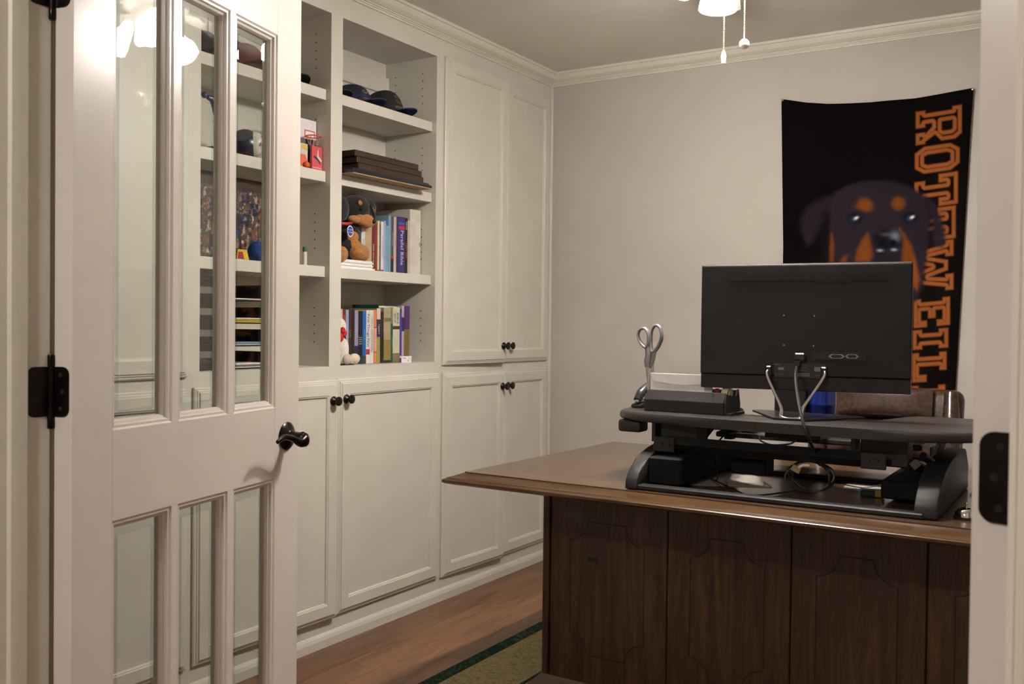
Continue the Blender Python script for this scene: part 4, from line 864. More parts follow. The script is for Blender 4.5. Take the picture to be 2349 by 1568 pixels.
# ------------------------------------------------------------------ books
def flatcol(c, rough=.5):
    n = 'cover_%02x%02x%02x' % tuple(c); return mat(n, c, tuple(int(v*.93) for v in c), rough=rough, scale=25, bump=.05, bscale=200)
PAGES = mat('book_pages', (222, 212, 190), (204, 194, 172), rough=.85, scale=4, stretch=(1, 120, 1))
def book(label, px0, px1, pyt, z, xs, spine, cover=None, depth=.15, texts=(), bands=(), group=None, soft=False):
    """upright book: spine at x=xs facing the room between two photo columns, top at photo row pyt"""
    pm = (px0+px1)/2
    y0, y1 = onx(px0, (pyt+620)/2 if z > 1.2 else 780, xs).y, onx(px1, (pyt+620)/2 if z > 1.2 else 780, xs).y
    h = onx(pm, pyt, xs).z - z; w_ = y1-y0-.0006
    b = thing('book', label, 'book', (xs, y0+.0003, z+.0003), 0, group)
    sm = flatcol(spine); cm = flatcol(cover) if cover else sm; t = min(.0025, w_*.2); 
    add('pages', BX(-depth+.004, -.003, t, w_-t, .003, h-.003), PAGES, b)
    add('cover', BX((-depth, -.0012, 0, t, 0, h), (-depth, -.0012, w_-t, w_, 0, h)), cm, b)
    sp_ = add('spine', BX(-.003, 0, 0, w_, 0, h, bev=min(.0012, w_*.2)), sm, b)
    for f0, f1, c in bands: add('spine_band', BX(-.001, .0005, .0002, w_-.0002, h*f0, h*f1), flatcol(c), sp_)
    for body, size, c, fz, fy in texts:
        M = Matrix.Translation((.0007, w_*fy, h*fz)) @ Matrix(((0, 0, 1, 0), (0, 1, 0, 0), (-1, 0, 0, 0), (0, 0, 0, 1)))
        add('title_lettering', text_bm(body, size, .0001, M), flatcol(c), sp_)
    return b, w_, h
XS = -2.545; C0 = 1.0422
low = [
 ('white and grey book at the left end of the lower row', 775, 786, 708, (196, 192, 190), [], [('LEADERSHIP', .012, (80, 76, 80), .62, .5)], [(0, .45, (44, 40, 56)), (.62, .64, (60, 56, 60))]),
 ('red and black book behind the white plush toy', 786, 793, 709, (120, 34, 28), [], [], [(.3, .6, (24, 20, 24)), (.62, .9, (150, 60, 40))]),
 ('pale blue marbled book beside the red and black one', 793, 800, 710, (150, 164, 196), [], [], [(.0, .25, (90, 150, 200))]),
 ('dark brown book with faint script title', 800, 806.5, 709, (58, 34, 26), [], [('Love', .016, (170, 130, 100), .55, .5)], []),
 ('black brown thick book next to the lavender one', 806.5, 813.3, 709, (38, 28, 24), [], [('THE LETTERS', .007, (110, 90, 70), .5, .5)], []),
 ('lavender book with dark blue edge', 813.6, 822, 711.5, (154, 144, 176), [], [], [(.12, .34, (40, 36, 70))]),
 ('dark navy book with white curved lines', 822, 832, 713, (26, 24, 34), [], [('))))', .026, (190, 186, 176), .44, .5)], [(.0, .16, (20, 58, 62))]),
 ('bright blue paperback in the lower row', 832, 840, 713.6, (26, 98, 176), [], [('Successful Life', .007, (190, 204, 220), .55, .5)], [(0, .15, (66, 66, 52))]),
 ('white book titled in bold black next to the blue paperback', 840, 848.3, 711.2, (226, 220, 214), [], [('First Things First', .0195, (34, 32, 46), .62, .52)], [(.17, .27, (170, 60, 66))]),
 ('white book with thinner lettering next to the coral one', 848.3, 857.4, 711, (222, 216, 208), [], [('7 HIGHLY EFFECTIVE PEOPLE', .0115, (96, 84, 84), .55, .5)], []),
 ('coral and pink book with red stripes', 857.6, 864, 710.5, (226, 128, 84), [], [], [(.22, .66, (230, 160, 146)), (.20, .22, (180, 60, 40)), (.66, .68, (180, 60, 40))]),
 ('green and navy book with a small portrait top', 864, 872.4, 707, (150, 150, 82), [], [('TEMPT', .014, (210, 210, 200), .62, .5)], [(.48, .80, (36, 54, 72)), (.80, 1, (216, 206, 190))]),
 ('maroon and black narrow book', 872.6, 880, 714, (64, 24, 26), [], [], [(.1, .6, (40, 28, 26))]),
 ('thick tan book with large dark horizontal lettering', 880.2, 896.4, 705.5, (172, 158, 122), [], [], [(.0, .05, (20, 50, 44)), (.05, .42, (146, 124, 74))]),
 ('slim dark green book beside the thick tan one', 896.6, 901, 742, (26, 88, 66), [], [('The Measure of Love', .006, (150, 180, 150), .55, .5)], []),
 ('cream book with two lines of outlined lettering', 901.2, 917, 704.5, (206, 202, 176), [], [('BIBLE', .020, (62, 76, 78), .80, .70), ('JESUS', .016, (84, 96, 96), .80, .26)], [(.0, .17, (132, 116, 84)), (.60, .66, (74, 50, 40))]),
 ('thin blue violet book at the right of the lower row', 917.2, 921.5, 708.5, (76, 62, 150), [], [], [(.08, .12, (210, 204, 210))]),
 ('pale lavender book with a dark violet block', 921.7, 927, 701.5, (186, 172, 182), [], [], [(.55, .8, (58, 30, 92))]),
 ('purple and olive book at the right end of the lower row', 927.2, 939, 701.7, (120, 98, 48), [], [('STUDY BIBLE', .010, (110, 80, 120), .80, .5)], [(.58, 1, (78, 40, 96))]),
]
for lb, a, b_, t_, c, _, tx, bd in low:
    bk_, w_, h_ = book(lb, a, b_, t_, C0, XS, c, texts=tx, bands=bd, group=None, depth=.13 if 'green book' in lb else .15)
    if lb.startswith('thick tan'):
        M = Matrix.Translation((.0012, w_*.5, h_*.78)) @ Matrix(((0, 0, 1, 0), (1, 0, 0, 0), (0, 1, 0, 0), (0, 0, 0, 1)))
        add('title_lettering', text_bm('JESUS', .0215, .0001, M, squeeze=.8), flatcol((40, 52, 58)), bk_)
# hardcover lying across the tops at the back
g_ = onx(855, 703, -2.60); g2 = onx(907, 703, -2.60)
tb = thing('book', 'dark green book lying flat across the lower row', 'book', (-2.64, g_.y, 1.262)); add('cover', BX((-.07, .07, 0, g2.y-g_.y, 0, .003), (-.07, .07, 0, g2.y-g_.y, .017, .020), (-.07, .07, 0, .003, .003, .017)), flatcol((26, 84, 62)), tb); add('pages', BX(-.066, .066, .003, g2.y-g_.y-.004, .003, .017), PAGES, tb)
# label card
q0, q1 = onz(921, 832, C0), onz(944, 830.5, C0)
lc = thing('price_card', 'small white card with blue handwriting at the end of the books', 'card', (-2.508, onx(921, 830, -2.508).y, C0+.0002)); cw = onx(944, 830, -2.508).y-onx(921, 830, -2.508).y
add('card', BX(-.0012, 0, 0, cw, 0, .027, bev=.0004), PAPER, lc)
for bd, yy, zz, sz in (('Book', .3, .019, .009), ('a', .8, .019, .008), ('1    .50', .55, .008, .009)):
    add('handwriting', text_bm(bd, sz, .0001, Matrix.Translation((.0002, cw*yy, zz)) @ Matrix(((0, 0, 1, 0), (1, 0, 0, 0), (0, 1, 0, 0), (0, 0, 0, 1)))), flatcol((70, 84, 150)), lc)
XS2 = -2.552; C1 = SH_Z[0]+.0002
up = [
 ('green and yellow book partly hidden by the plush dog', 822, 829, 512, (70, 92, 66), [], [(.2, .4, (180, 170, 60))]),
 ('white book with small violet letters behind the dog', 829, 838, 522, (214, 208, 206), [('ENCYCLOPEDIA', .011, (110, 92, 130), .5, .5)], []),
 ('thick tan book behind the dog', 838, 853.3, 506, (178, 154, 120), [], []),
 ('dark red book with bold white lettering', 853.6, 860.4, 517, (112, 30, 28), [('START WITH WHY', .0105, (232, 224, 206), .36, .4)], [(.0, .06, (226, 210, 180))]),
 ('brick red narrow book', 860.6, 866, 512, (124, 54, 42), [('GOAL', .009, (170, 110, 90), .25, .5)], []),
 ('cream and teal thin book', 866.2, 871, 506, (214, 194, 150), [], [(.0, .04, (120, 60, 40))]),
 ('navy thin book between pale spines', 871.2, 873.6, 514, (52, 56, 110), [], []),
 ('white book with vertical grey lettering', 873.8, 880.4, 508, (220, 208, 204), [('THE ONE MINUTE MAN', .0085, (110, 96, 108), .5, .5)], [(.0, .05, (170, 70, 60))]),
 ('pale blue grey book', 880.6, 885.5, 506, (146, 168, 192), [], []),
 ('sky blue thin book', 885.7, 891, 503, (124, 156, 192), [], [(.88, 1, (60, 92, 170))]),
 ('tall pale teal book', 891.2, 897, 494, (128, 156, 160), [], []),
 ('slate blue book with pale lettering and a red mark', 897.2, 903, 496, (72, 80, 108), [('ON BECOMING', .0085, (176, 176, 186), .6, .5)], [(.25, .30, (190, 50, 40)), (.0, .25, (38, 38, 56))]),
 ('cream and brown book beside the navy pair', 903.2, 909.5, 497, (196, 172, 148), [('LEADERS', .009, (140, 116, 104), .55, .5)], []),
 ('dark navy narrow book', 909.7, 914, 497, (42, 38, 96), [], []),
 ('wide purple navy book with large white serif title', 914.2, 928.2, 497.5, (56, 42, 112), [('Parallel Bible', .0285, (222, 216, 226), .46, .55)], [(.78, .84, (190, 40, 70)), (.86, .90, (70, 90, 170))]),
 ('black book with white and orange block lettering', 928.4, 935, 499.5, (28, 24, 28), [('DRIVE', .0125, (226, 220, 206), .86, .5), ('LARRY BIRD', .0120, (226, 104, 52), .42, .5)], []),
 ('cream thin book beside the white binder', 935.2, 939.5, 505, (190, 182, 162), [], []),
]
for k_, (lb, a, b_, t_, c, tx, bd) in enumerate(up): book(lb, a, b_, t_, C1, XS2, c, texts=tx, bands=bd, depth=.14)
y0, y1 = onx(940, 560, XS2).y, min(onx(965, 560, XS2).y, 3.366); zt_ = onx(952, 481, XS2).z
bn = thing('ring_binder', 'white ring binder at the right end of the upper books', 'binder', (XS2, y0, C1)); bh = zt_-C1
add('spine', BX(-.002, 0, 0, y1-y0, 0, bh, bev=.0006), flatcol((206, 198, 184)), bn); add('cover', BX((-.2, -.002, 0, .002, 0, bh), (-.2, -.002, y1-y0-.002, y1-y0, 0, bh)), flatcol((206, 198, 184)), bn); add('sheets', BX(-.19, -.012, .003, y1-y0-.003, .004, bh-.008), PAGES, bn)
rp_ = onx(963, 561, XS2)
add('finger_ring', tube([(.001, rp_.y-y0+.005*math.cos(t), rp_.z-C1+.0085*math.sin(t)) for t in np.linspace(0, 2*math.pi, 9)[:-1]], .0011, 8, closed=True), SILVER, bn, True)
# ------------------------------------------------------------------ plush dog on a stack of paper
ps = thing('paper_stack', 'stack of white paper under the plush dog', 'papers', (-2.575, 2.80, C1))
ym = min(onx(855, 600, -2.51).y, 3.06)
for k in range(6): add('sheet_bundle', BX(-.030, .068-.003*(k % 2), -.015+.004*(k % 3), ym-2.80-.003*(k % 2), .006*k, .006*k+.0056), PAPER, ps)
PB = C1+.0365
FURB = mat('black_plush', (24, 20, 20), (14, 12, 12), rough=.95, scale=160, bump=.8, bscale=260, sheen=.25); FURT = mat('tan_plush', (172, 118, 62), (150, 98, 46), rough=.95, scale=140, bump=.8, bscale=260, sheen=.25)
dg_ = thing('plush_dog', 'black and tan plush rottweiler with red collar and blue tag', 'plush toy', (-2.56, 2.90, PB+.001))
B0 = Vector(dg_.location)
def dp(px, py, xx=-2.535): return onx(px, py, xx-.013)-B0
def E(px, py, xx, r, rot=None, n=22, m=14): return ball(dp(px, py, xx), r, n, m, rot)
add('body', join(E(792, 545, -2.575, (.060, .066, .078)), E(790, 570, -2.57, (.062, .062, .055))), FURB, dg_, True)
add('chest_patch', E(808, 543, -2.532, (.020, .034, .028)), FURT, dg_, True)
hd_ = add('head', join(E(812, 480, -2.560, (.066, .068, .060)), E(836, 477, -2.556, (.046, .050, .041)), E(851, 494, -2.552, (.018, .022, .032))), FURB, dg_, True)
add('muzzle', join(E(840, 507, -2.506, (.027, .038, .027)), E(826, 504, -2.509, (.023, .027, .021)), E(851, 507, -2.500, (.018, .020, .022))), FURT, hd_, True)
add('cheek', E(812, 503, -2.508, (.022, .030, .016)), FURT, hd_, True)
add('nose_bridge', tube([dp(850, 470, -2.50), dp(857, 490, -2.488), dp(858, 506, -2.486)], [.004, .006, .006], 10), FURB, hd_, True)
add('nose', E(857, 508, -2.482, (.009, .010, .009)), mat('toy_nose', (16, 14, 14), rough=.2), hd_, True)
add('eye', E(828, 479, -2.500, .0065), mat('toy_eye', (40, 22, 12), (26, 14, 8), rough=.08), hd_, True)
add('eye_patch', E(826, 465, -2.502, (.006, .011, .010)), FURT, hd_, True)
add('blaze', tube([dp(849, 470, -2.505), dp(856, 482, -2.496), dp(859, 498, -2.494)], [.003, .0055, .003], 8), FURT, hd_, True)
add('ear', join(E(786, 478, -2.518, (.016, .034, .046))), FURB, hd_, True)
add('mouth', E(833, 521, -2.518, (.014, .014, .005)), mat('pink_felt', (190, 110, 100), rough=.9), hd_, True)
add('collar', tube([dp(784, 512, -2.515), dp(796, 513, -2.508), dp(806, 511, -2.506), dp(814, 505, -2.510)], .006, 8, flat=((1, 0, 0), .6)), mat('red_ribbon', (164, 30, 36), (140, 22, 28), rough=.5), dg_, True)
tg_ = dp(803, 530, -2.496)
tgb = lathe([(0, 0), (.021, 0), (.021, .0012), (0, .0012)], 28, 'x', tuple(tg_)); xform(tgb, Matrix.Translation(tg_) @ Matrix.Diagonal((1, .82, 1.05, 1)) @ Matrix.Translation(-tg_)); tt = add('swing_tag', tgb, PAPER, dg_)
tb2 = lathe([(0, .0012), (.0175, .0012), (.0175, .0018), (0, .0018)], 28, 'x', tuple(tg_)); xform(tb2, Matrix.Translation(tg_) @ Matrix.Diagonal((1, .82, 1.05, 1)) @ Matrix.Translation(-tg_)); add('tag_print', tb2, flatcol((40, 70, 160)), tt)
for bd, zz in (('COUNTRY', .005), ('CRITTERS', -.005)): add('tag_lettering', text_bm(bd, .0062, .0001, Matrix.Translation(tg_+Vector((.002, 0, zz))) @ Matrix(((0, 0, 1, 0), (1, 0, 0, 0), (0, 1, 0, 0), (0, 0, 0, 1)))), PAPER, tt)
add('paw', join(E(822, 578, -2.515, (.040, .048, .034)), E(806, 566, -2.54, (.04, .04, .036)), E(832, 585, -2.505, (.028, .026, .024))), FURT, dg_, True)
add('paw', join(E(783, 582, -2.497, (.026, .026, .030)), E(779, 588, -2.497, (.024, .024, .024))), FURT, dg_, True)
# ------------------------------------------------------------------ white plush with red bow
FW = mat('white_plush', (226, 218, 208), (210, 202, 192), rough=.95, scale=140, bump=.8, bscale=260, sheen=.3)
wp = thing('plush_toy', 'white plush toy with a red bow beside the lower books', 'plush toy', (-2.515, 2.80, C0)); B0 = Vector(wp.location)
add('body', join(E(785, 808, -2.507, (.022, .027, .045)), E(781, 790, -2.512, (.020, .024, .034)), E(789, 800, -2.512, (.018, .020, .04))), FW, wp, True)
add('head', join(E(780, 748, -2.507, (.022, .026, .032)), E(787, 757, -2.505, (.010, .012, .012))), FW, wp, True)
add('foot', E(796, 823, -2.487, (.014, .021, .021)), mat('grey_plush', (196, 184, 174), (182, 170, 160), rough=.95, scale=140, bump=.6, bscale=260), wp, True)
add('foot', join(E(813, 822, -2.496, (.020, .024, .020)), E(807, 824, -2.50, (.016, .02, .017))), mat('cream_plush', (230, 214, 188), (216, 200, 174), rough=.95, scale=140, bump=.6, bscale=260), wp, True)
REDB = mat('red_bow_fabric', (204, 40, 30), (176, 28, 22), rough=.7, scale=30, bump=.3, bscale=60)
add('bow', join(E(786, 758, -2.484, (.010, .012, .014)), E(781, 773, -2.484, (.010, .015, .018)), E(789, 768, -2.478, (.008, .008, .008)), E(791, 764, -2.484, (.008, .010, .010))), REDB, wp, True)
# ------------------------------------------------------------------ baseball caps
def cap(label, y, x, ang, crown_c, bill_c, under, z=SH_Z[2]+.0003, s=1.0, texts=(), patch=None, h=.105):
    c = thing('baseball_cap', label, 'cap', (x, y, z), ang, 'caps on the top shelves')
    n, m_ = 28, 10; bm = bmesh.new(); rows = []
    for j in range(m_+1):
        t = j/m_*math.pi/2; row = []
        for i in range(n):
            a = 2*math.pi*i/n; rr = .088*s*math.cos(t)**.75 if j < m_ else 0.0005
            fx = 1.08 if math.cos(a) > 0 else 1.0
            row.append(bm.verts.new((rr*math.cos(a)*fx, rr*math.sin(a)*.9, .012+(h-.012)*s*math.sin(t)*(1+.04*math.cos(a)))))
        rows.append(row)
    for p, q in zip(rows, rows[1:]):
        for i in range(n): bm.faces.new((p[i], p[(i+1) % n], q[(i+1) % n], q[i]))
    cr = add('crown', bm, crown_c, c, True)
    add('top_button', ball((0, 0, (h+.001)*s), (.007, .007, .004), 10, 6), crown_c, cr, True)
    bm = bmesh.new(); R1 = []; R2 = []
    for i in range(15):
        a = math.radians(-62+124*i/14); r0 = .086*s; r1 = (.155*s)*math.cos(a*.55)
        zz = .014+.016*math.cos(a*1.4); zo = .004+.026*math.cos(a*1.25)
        R1.append((r0*math.cos(a)*1.08, r0*math.sin(a)*.9, zz)); R2.append((max(r1, r0*1.02)*math.cos(a)*1.06, max(r1*.62, r0*.9)*math.sin(a), zo))
    vs = [[bm.verts.new(p) for p in R] for R in (R1, R2)]; vb = [[bm.verts.new((p[0], p[1], p[2]-.004)) for p in R] for R in (R1, R2)]
    for i in range(14):
        bm.faces.new((vs[0][i], vs[1][i], vs[1][i+1], vs[0][i+1])); bm.faces.new((vb[0][i], vb[0][i+1], vb[1][i+1], vb[1][i])); bm.faces.new((vs[1][i], vb[1][i], vb[1][i+1], vs[1][i+1]))
    add('bill', bm, bill_c, c, True); 
    if patch or texts:
        k = 0
        for bd, sz, col_, zz in texts:
            tbm = text_bm(bd, sz, .0001); 
            for v in tbm.verts:
                a = v.co.x/(.088*s); q = zz+v.co.y; t = math.asin(max(0, min(.97, (q-.012)/((h-.012)*s)))); rr = .0885*s*math.cos(t)**.75+.0012
                v.co = Vector((rr*math.cos(a)*1.08, rr*math.sin(a)*.9, q*1.03))
            add('cap_lettering', tbm, flatcol(col_, .7), cr)
    return c
NAVY = mat('navy_cap_cloth', (26, 32, 58), (20, 25, 46), rough=.85, scale=80, bump=.3, bscale=500); NAVYB = mat('navy_bill_cloth', (28, 40, 92), (22, 32, 76), rough=.8, scale=80, bump=.3, bscale=500)
GRN = mat('dark_green_cap_cloth', (20, 40, 34), (15, 30, 26), rough=.85, scale=80, bump=.3, bscale=500); MAR = mat('maroon_cap_cloth', (92, 30, 38), (74, 22, 30), rough=.85, scale=80, bump=.3, bscale=500); BLK = mat('black_cap_cloth', (26, 26, 32), (20, 20, 24), rough=.85, scale=80, bump=.3, bscale=500)
cap('navy baseball cap with worn white front patch', 3.015, -2.650, math.radians(8), NAVY, NAVYB, NAVY, h=.098, texts=(('CLASSIC', .020, (200, 190, 170), .060), ('_____', .03, (190, 170, 150), .045)))
cap('dark cap with gold lettering nearest the right end of the shelf', 3.215, -2.645, math.radians(6), BLK, NAVYB, NAVY, h=.115, texts=(('HOUSE', .021, (170, 150, 110), .080), ('TEXAS', .021, (170, 150, 110), .058), ('BASKETBALL', .014, (190, 170, 90), .036)))
cap('green billed cap cut off by the bookcase stile', 2.862, -2.66, math.radians(-5), NAVY, GRN, GRN, h=.075, s=.92)
cap('dark green cap on the shelf right beside the glass door', 2.618, -2.64, math.radians(-10), GRN, GRN, GRN, s=.92)
cap('maroon cap seen through the right column of door panes', 2.410, -2.62, math.radians(-5), MAR, MAR, MAR)
cap('black cap seen through the middle column of door panes', 2.225, -2.63, math.radians(0), BLK, BLK, BLK)
# ------------------------------------------------------------------ wooden plaques
PLQ = wood('plaque_wood', (38, 26, 19), (54, 39, 29), (68, 50, 39), rough=.4, grain=(10, 1.2, 10), scale=3)
PLD = mat('black_lacquer_frame', (34, 33, 38), (28, 27, 31), rough=.35, scale=40); PLU = mat('plaque_underside', (176, 150, 116), (160, 136, 104), rough=.8)
zz = SH_Z[1]+.0003
q0, q1 = onx(803, 397, -2.445).y, onx(984, 424, -2.445).y
pd = thing('framed_plaque', 'black framed plaque overhanging the shelf under the wooden ones', 'plaque', (-2.56, q0, zz))
add('frame', rect_loops(-.13, .130, 0, q1-q0, [(0, .004), (0, .014), (.006, .017), (.012, .024), (.030, .026)], lambda a, b, c: (a, b, c)), PLD, pd); add('backing', BX(-.128, .128, .002, q1-q0-.002, 0, .0041), PLU, pd)
for k, (pa, pb, zc, lb) in enumerate(((823, 972, .0265, 'lowest of the stacked brown wooden plaques'), (821, 970, .0515, 'middle of the stacked brown wooden plaques'), (818, 964, .0765, 'topmost of the stacked brown wooden plaques'))):
    y0 = onx(pa, 385, -2.465).y; y1 = onx(pb, 400-8*k, -2.465).y
    pq = thing('wooden_plaque', lb, 'plaque', (-2.56, y0, zz+zc), 0, 'wooden plaques stacked on the shelf')
    add('board', BX(-.15, .095-.004*k, 0, y1-y0, 0, .0245, bev=.0025), PLQ, pq); add('face_plate', BX(-.11, .05, .04, y1-y0-.04, .0246, .0249), mat('brass_plate', (150, 120, 66), (130, 104, 54), rough=.3, metal=.8), pq) if k == 2 else None
# ------------------------------------------------------------------ mini basketball hoop and cards (left bookcase)
z3 = SH_Z[1]+.0003
hp = thing('toy_hoop', 'toy basketball hoop with white backboard and orange rim', 'toy', (-2.545, onx(712, 390, -2.54).y, z3)); B0 = Vector(hp.location)
ORA = mat('orange_plastic', (206, 92, 44), (188, 80, 36), rough=.4); BLU = mat('navy_plastic', (22, 38, 84), (16, 30, 70), rough=.35)
def E3(px, py, xx): return onx(px, py, xx)-B0
a, b = E3(691, 277, -2.545), E3(737, 326, -2.545)
ya, yb, za, zb_ = a.y-.01, min(b.y, 2.708-B0.y), b.z, E3(737, 282, -2.545).z
add('backboard', BX(-.004, 0, ya-.02, yb, za, zb_, bev=.001), flatcol((226, 216, 220)), hp)
m0, m1 = E3(701, 296, -2.54), E3(724, 318, -2.54)
fr_p = lambda k, t: [(m0.y, m1.z), (m1.y, m1.z), (m1.y, m0.z), (m0.y, m0.z)]
add('target_square', rect_loops(m0.y, m1.y, m1.z, m0.z, [(0, .0002), (0, .001), (.0035, .001), (.0035, .0002)], lambda p, q, d: (d, p, q), cap=False), ORA, hp)
NETM = mat('net_cord', (214, 150, 120), (200, 130, 100), rough=.8); rc = E3(719, 313, -2.517); add('rim', tube([(rc.x+.028*math.cos(t), rc.y+.028*math.sin(t), rc.z) for t in np.linspace(0, 2*math.pi, 13)[:-1]], .0022, 8, closed=True), ORA, hp, True)
for k in range(10):
    t = 2*math.pi*k/10
    add('net_strand', tube([(rc.x+.027*math.cos(t), rc.y+.027*math.sin(t), rc.z), (rc.x+.019*math.cos(t+.5), rc.y+.019*math.sin(t+.5), rc.z-.020), (rc.x+.014*math.cos(t+.2), rc.y+.014*math.sin(t+.2), rc.z-.032)], .0009, 5), NETM, hp)
add('pole', BX(-.018, -.006, E3(708, 340, -2.55).y-.004, E3(716, 340, -2.55).y+.004, .006, rc.z), BLU, hp); add('foot', BX(-.05, .02, -.03, .03, 0, .007, bev=.002), BLU, hp)
p = onx(709, 372, -2.50); bb_ = thing('toy_basketball', 'small orange toy basketball on the shelf edge', 'ball', (-2.512, p.y, z3)); add('ball', ball((0, 0, .0125), .0125), mat('basketball_orange', (216, 104, 30), (196, 88, 22), rough=.6, scale=300, bump=.3), bb_, True)
for q in ((1, 0, 0), (0, 1, 0)):
    V1 = Vector(q); V2 = Vector((0, 0, 1)); add('seam', tube([tuple(Vector((0, 0, .0125))+(V1*math.cos(t)+V2*math.sin(t))*.0126) for t in np.linspace(0, 2*math.pi, 17)[:-1]], .0005, 5, closed=True), HOLE, bb_)
def card_case(label, px0, px1, pyt, xx, c, decor):
    y0, y1 = onx(px0, 370, xx).y, min(onx(px1, 370, xx).y, 2.709); zt = onx((px0+px1)/2, pyt, xx).z
    o = thing('game_case', label, 'case', (xx, y0, z3)); w_, h_ = y1-y0, zt-z3
    add('box', BX(-.012, 0, 0, w_, 0, h_, bev=.0012), flatcol(c, .35), o)
    for kind, arg, cc in decor:
        if kind == 'poly': add('print', prism([(w_*a, h_*b) for a, b in arg], .0004, 'x', 0), flatcol(cc, .4), o)
        else: add('lettering', text_bm(arg[0], arg[1], .0001, Matrix.Translation((.0006, w_*arg[2], h_*arg[3])) @ Matrix(((0, 0, 1, 0), (1, 0, 0, 0), (0, 1, 0, 0), (0, 0, 0, 1)))), flatcol(cc), o)
card_case('red basketball game case with a leaping player', 716, 748, 337, -2.515, (206, 84, 84), [('poly', [(.45, .52), (.55, .88), (.62, .86), (.62, .62), (.95, .45), (.9, .38), (.6, .48)], (206, 206, 200)), ('poly', [(.15, .6), (.5, .55), (.85, .30), (.78, .26), (.45, .44), (.18, .5)], (70, 60, 80)), ('text', ('BASKETBALL', .0085, .5, .10), (236, 226, 226))])
card_case('pale case with colourful round print left of the hoop', 676, 706, 327, -2.52, (206, 196, 190), [('poly', [(.2, .08), (.9, .08), (.95, .35), (.8, .55), (.3, .55), (.15, .35)], (216, 104, 76)), ('poly', [(.5, .8), (.95, .72), (.95, .95), (.5, .97)], (210, 180, 70))])
# glue stick
p = onx(700, 603, -2.51); gs = thing('glue_stick', 'white glue stick with green cap standing on the shelf', 'glue stick', (-2.512, p.y, SH_Z[0]+.0002)); hgt = onx(700, 566, -2.51).z-SH_Z[0]
add('barrel', lathe([(0, 0), (.0080, 0), (.0080, hgt-.018), (0, hgt-.018)], 18), flatcol((214, 206, 190)), gs, True); add('cap', lathe([(.0084, hgt-.018), (.0084, hgt-.001), (.007, hgt), (0, hgt)], 18), flatcol((30, 104, 78)), gs, True)
# ------------------------------------------------------------------ things seen through the door panes
hm_y = onx(576, 320, -2.55).y; hm = thing('mini_helmet', 'small white and navy sports helmet seen through the door pane', 'helmet', (-2.56, hm_y, z3))
add('shell', ball((-.008, -.008, .052), (.052, .054, .052)), flatcol((36, 40, 58), .3), hm, True)
add('front_panel', ball((.012, .010, .053), (.044, .042, .044)), flatcol((214, 206, 196), .3), hm, True)
add('logo_arc', tube([(.050, .018+.016*math.cos(t), .060+.018*math.sin(t)) for t in np.linspace(.1, 2.2, 7)], .004, 6, flat=((1, 0, 0), .4)), ORA, hm, True)
add('logo_lettering', text_bm('FCA', .020, .0005, Matrix.Translation((.0565, .014, .046)) @ Matrix(((0, 0, 1, 0), (1, 0, 0, 0), (0, 1, 0, 0), (0, 0, 0, 1)))), flatcol((52, 52, 110)), hm)
ty = onx(497, 260, -2.56).y; tr_ = thing('trophy', 'slim chrome trophy with blue figure seen through the door pane', 'trophy', (-2.57, ty+.015, z3))
add('base', BX(-.03, .03, -.03, .03, 0, .022, bev=.002), BLACKP, tr_); add('column', lathe([(.012, .022), (.012, .10), (.018, .105), (.018, .112)], 16), CHROME, tr_, True); add('figure', tube([(0, 0, .112), (0, -.004, .145), (0, -.020, .175), (0, -.045, .182)], [.012, .016, .014, .008], 10), flatcol((40, 48, 104), .3), tr_, True); add('figure_head', ball((0, -.058, .186), .011, 12, 8), flatcol((40, 48, 104), .3), tr_, True)
COLL = []
for k_, pal_ in enumerate((((70, 56, 46), (34, 30, 34), (150, 128, 108), (44, 52, 84)), ((30, 28, 32), (92, 80, 72), (186, 172, 160), (60, 44, 40)), ((36, 60, 108), (28, 26, 30), (160, 140, 124), (112, 72, 54)))):
    m_ = mat('photo_print_%d' % k_, pal_[0], pal_[1], rough=.35, scale=55, detail=4); rr_ = [n_ for n_ in m_.node_tree.nodes if n_.type == 'VALTORGB'][0].color_ramp
    e_ = rr_.elements.new(.52); e_.color = lin(pal_[3]); rr_.elements[-1].color = lin(pal_[2]); rr_.elements[-1].position = .68; COLL.append(m_)
def collage(label, px0, px1, pyt, xx, seed):
    y0, y1 = onx(px0, 480, xx).y, onx(px1, 480, xx).y; zt = onx((px0+px1)/2, pyt, xx).z; r_ = random.Random(seed)
    o = thing('photo_board', label, 'photo board', (xx, y0, SH_Z[0]+.0003)); w_, h_ = y1-y0, zt-SH_Z[0]; add('board', BX(-.008, 0, 0, w_, 0, h_, bev=.001), flatcol((44, 38, 36)), o)
    pal = [(96, 76, 60), (150, 120, 96), (60, 70, 110), (190, 176, 164), (40, 36, 40), (120, 70, 56), (28, 60, 130), (110, 100, 96)]
    ny, nz = 4, 7
    for j in range(nz):
        for i in range(ny):
            if j == nz-1 or r_.random() < .12: continue
            ph = add('photo', BX(.0001, .0007, w_*(i+.02)/ny, w_*(i+.98)/ny, h_*(j+.02)/nz, h_*(j+.98)/nz), r_.choice(COLL), o)
            for k in range(1 if r_.random() < .5 else 0):
                cy, cz, rr = w_*(i+.25+.5*r_.random())/ny, h_*(j+.3+.4*r_.random())/nz, .006+.005*r_.random()
                add('photo_print', lathe([(0, .0007), (rr, .0007), (rr, .0010), (0, .0010)], 12, 'x', (0, cy, cz)), flatcol(r_.choice(pal)), ph)
collage('dark photo board behind the middle column of door panes', 444, 516, 392, -2.60, 3); collage('dark photo board behind the right column of door panes', 528, 612, 412, -2.61, 5)
zc = SH_Z[0]+.0003; y_ = onx(556, 585, -2.53).y
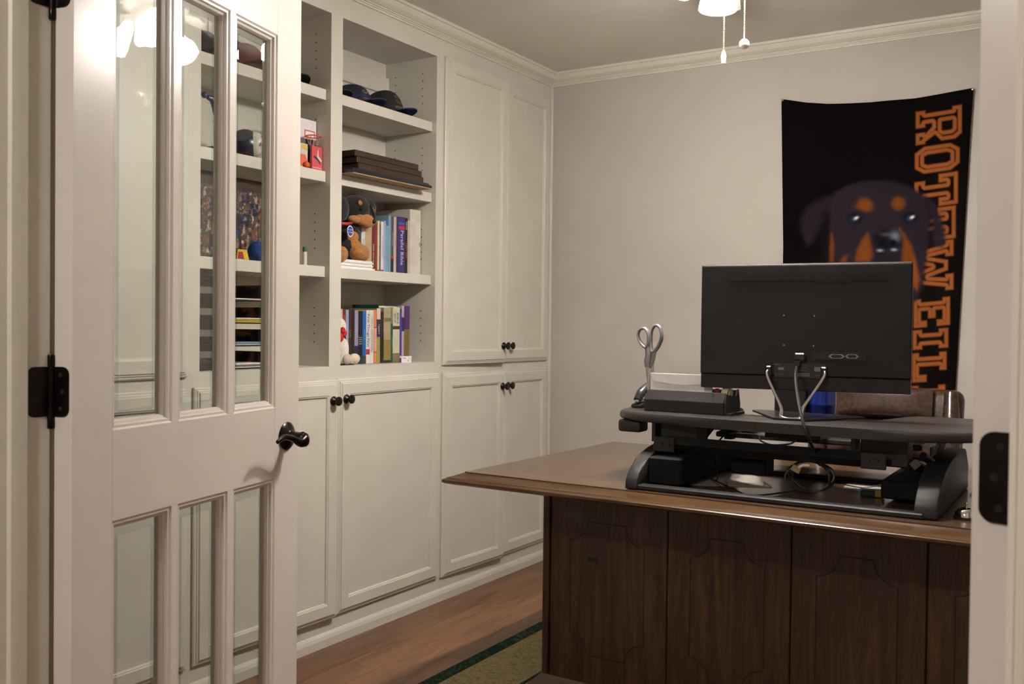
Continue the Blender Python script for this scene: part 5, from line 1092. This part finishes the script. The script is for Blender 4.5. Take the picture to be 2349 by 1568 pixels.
yb_ = thing('yellow_box', 'small yellow and red box in front of the photo board', 'box', (-2.535, y_-.03, zc)); add('carton', prism([(0, 0), (.056, 0), (.046, .036), (.006, .036)], .02, 'x', -.01), flatcol((206, 176, 50)), yb_); add('print', prism([(.004, .004), (.034, .004), (.026, .028), (.008, .028)], .0005, 'x', .01), flatcol((150, 36, 44)), yb_)
y_ = onx(594, 577, -2.54).y; bb2 = thing('blue_ball', 'shaggy blue ball beside the yellow box', 'ball', (-2.545, y_, zc)); add('pile', ball((0, 0, .036), .036), mat('blue_yarn', (24, 66, 130), (16, 48, 104), rough=.95, scale=90, bump=1.0, bscale=160), bb2, True); add('stem', lathe([(.004, .07), (.003, .076)], 8), flatcol((20, 50, 110)), bb2)
ltz = onx(575, 640, -2.56).z; y0, y1 = onx(536, 760, -2.53).y, onx(612, 760, -2.53).y
lt = thing('letter_tray', 'black stacking letter trays holding papers behind the door', 'letter tray', (-2.53, y0, C0)); nt_ = 4; hh = (ltz-C0)/nt_
for k in range(nt_):
    add('tray', BX((-.20, 0, 0, y1-y0, hh*k, hh*k+.004), (-.20, 0, 0, .004, hh*k, hh*k+hh*.75), (-.20, 0, y1-y0-.004, y1-y0, hh*k, hh*k+hh*.75), (-.20, -.196, 0, y1-y0, hh*k, hh*k+hh*.75)), BLACKP, lt)
for k, cs in enumerate((((214, 208, 204), (120, 110, 104), (226, 220, 214)), ((206, 200, 194), (110, 146, 176)), ((226, 198, 70), (206, 176, 50), (220, 214, 208)), ((214, 202, 204),))):
    for j, c in enumerate(cs):
        q = thing('paper_bundle', '%s papers on tray level %s of the black letter trays' % (('white', 'blue edged', 'yellow edged', 'pinkish white')[k] + (', lower' if j == 0 else ', middle' if j == 1 else ', upper'), ('one', 'two', 'three', 'four')[k]), 'papers', (-.0, 0, 0)); q.location = (-2.53, y0+.006, C0+hh*k+.0045+.0055*j)
        add('leaves', BX(-.19, -.002+.003*j, 0, y1-y0-.012, 0, .005, bev=.0006), flatcol(c, .8), q)
y0, y1 = onx(448, 740, -2.53).y, onx(512, 740, -2.53).y; zt = onx(478, 632, -2.53).z
bd_ = thing('file_box', 'black drawer file box with label slots behind the door', 'file box', (-2.53, y0, C0)); add('case', BX(-.2, 0, 0, y1-y0, 0, zt-C0, bev=.002), BLACKP, bd_)
for k in range(4):
    z_ = .02+k*(zt-C0-.03)/4; dr = add('drawer', BX(0, .003, .005, y1-y0-.005, z_, z_+(zt-C0-.05)/4, bev=.001), BLACKM, bd_); add('label_slot', BX(.003, .0035, .012, (y1-y0)*.62, z_+.022, z_+.044), flatcol((112, 106, 100)), dr)
pn_ = thing('felt_pennant', 'white and maroon pennant on the back of the top shelf', 'pennant', (XBK+.022, 2.36, 2.10)); add('felt', prism([(0, 0.02), (.30, .10), (0, .18)], .002, 'x', 0), flatcol((206, 198, 190), .9), pn_); add('stripe', prism([(.05, .04), (.27, .095), (.05, .075)], .0006, 'x', .002), flatcol((120, 44, 54), .9), pn_); add('stripe', prism([(.03, .12), (.2, .115), (.03, .15)], .0006, 'x', .002), flatcol((120, 44, 54), .9), pn_)
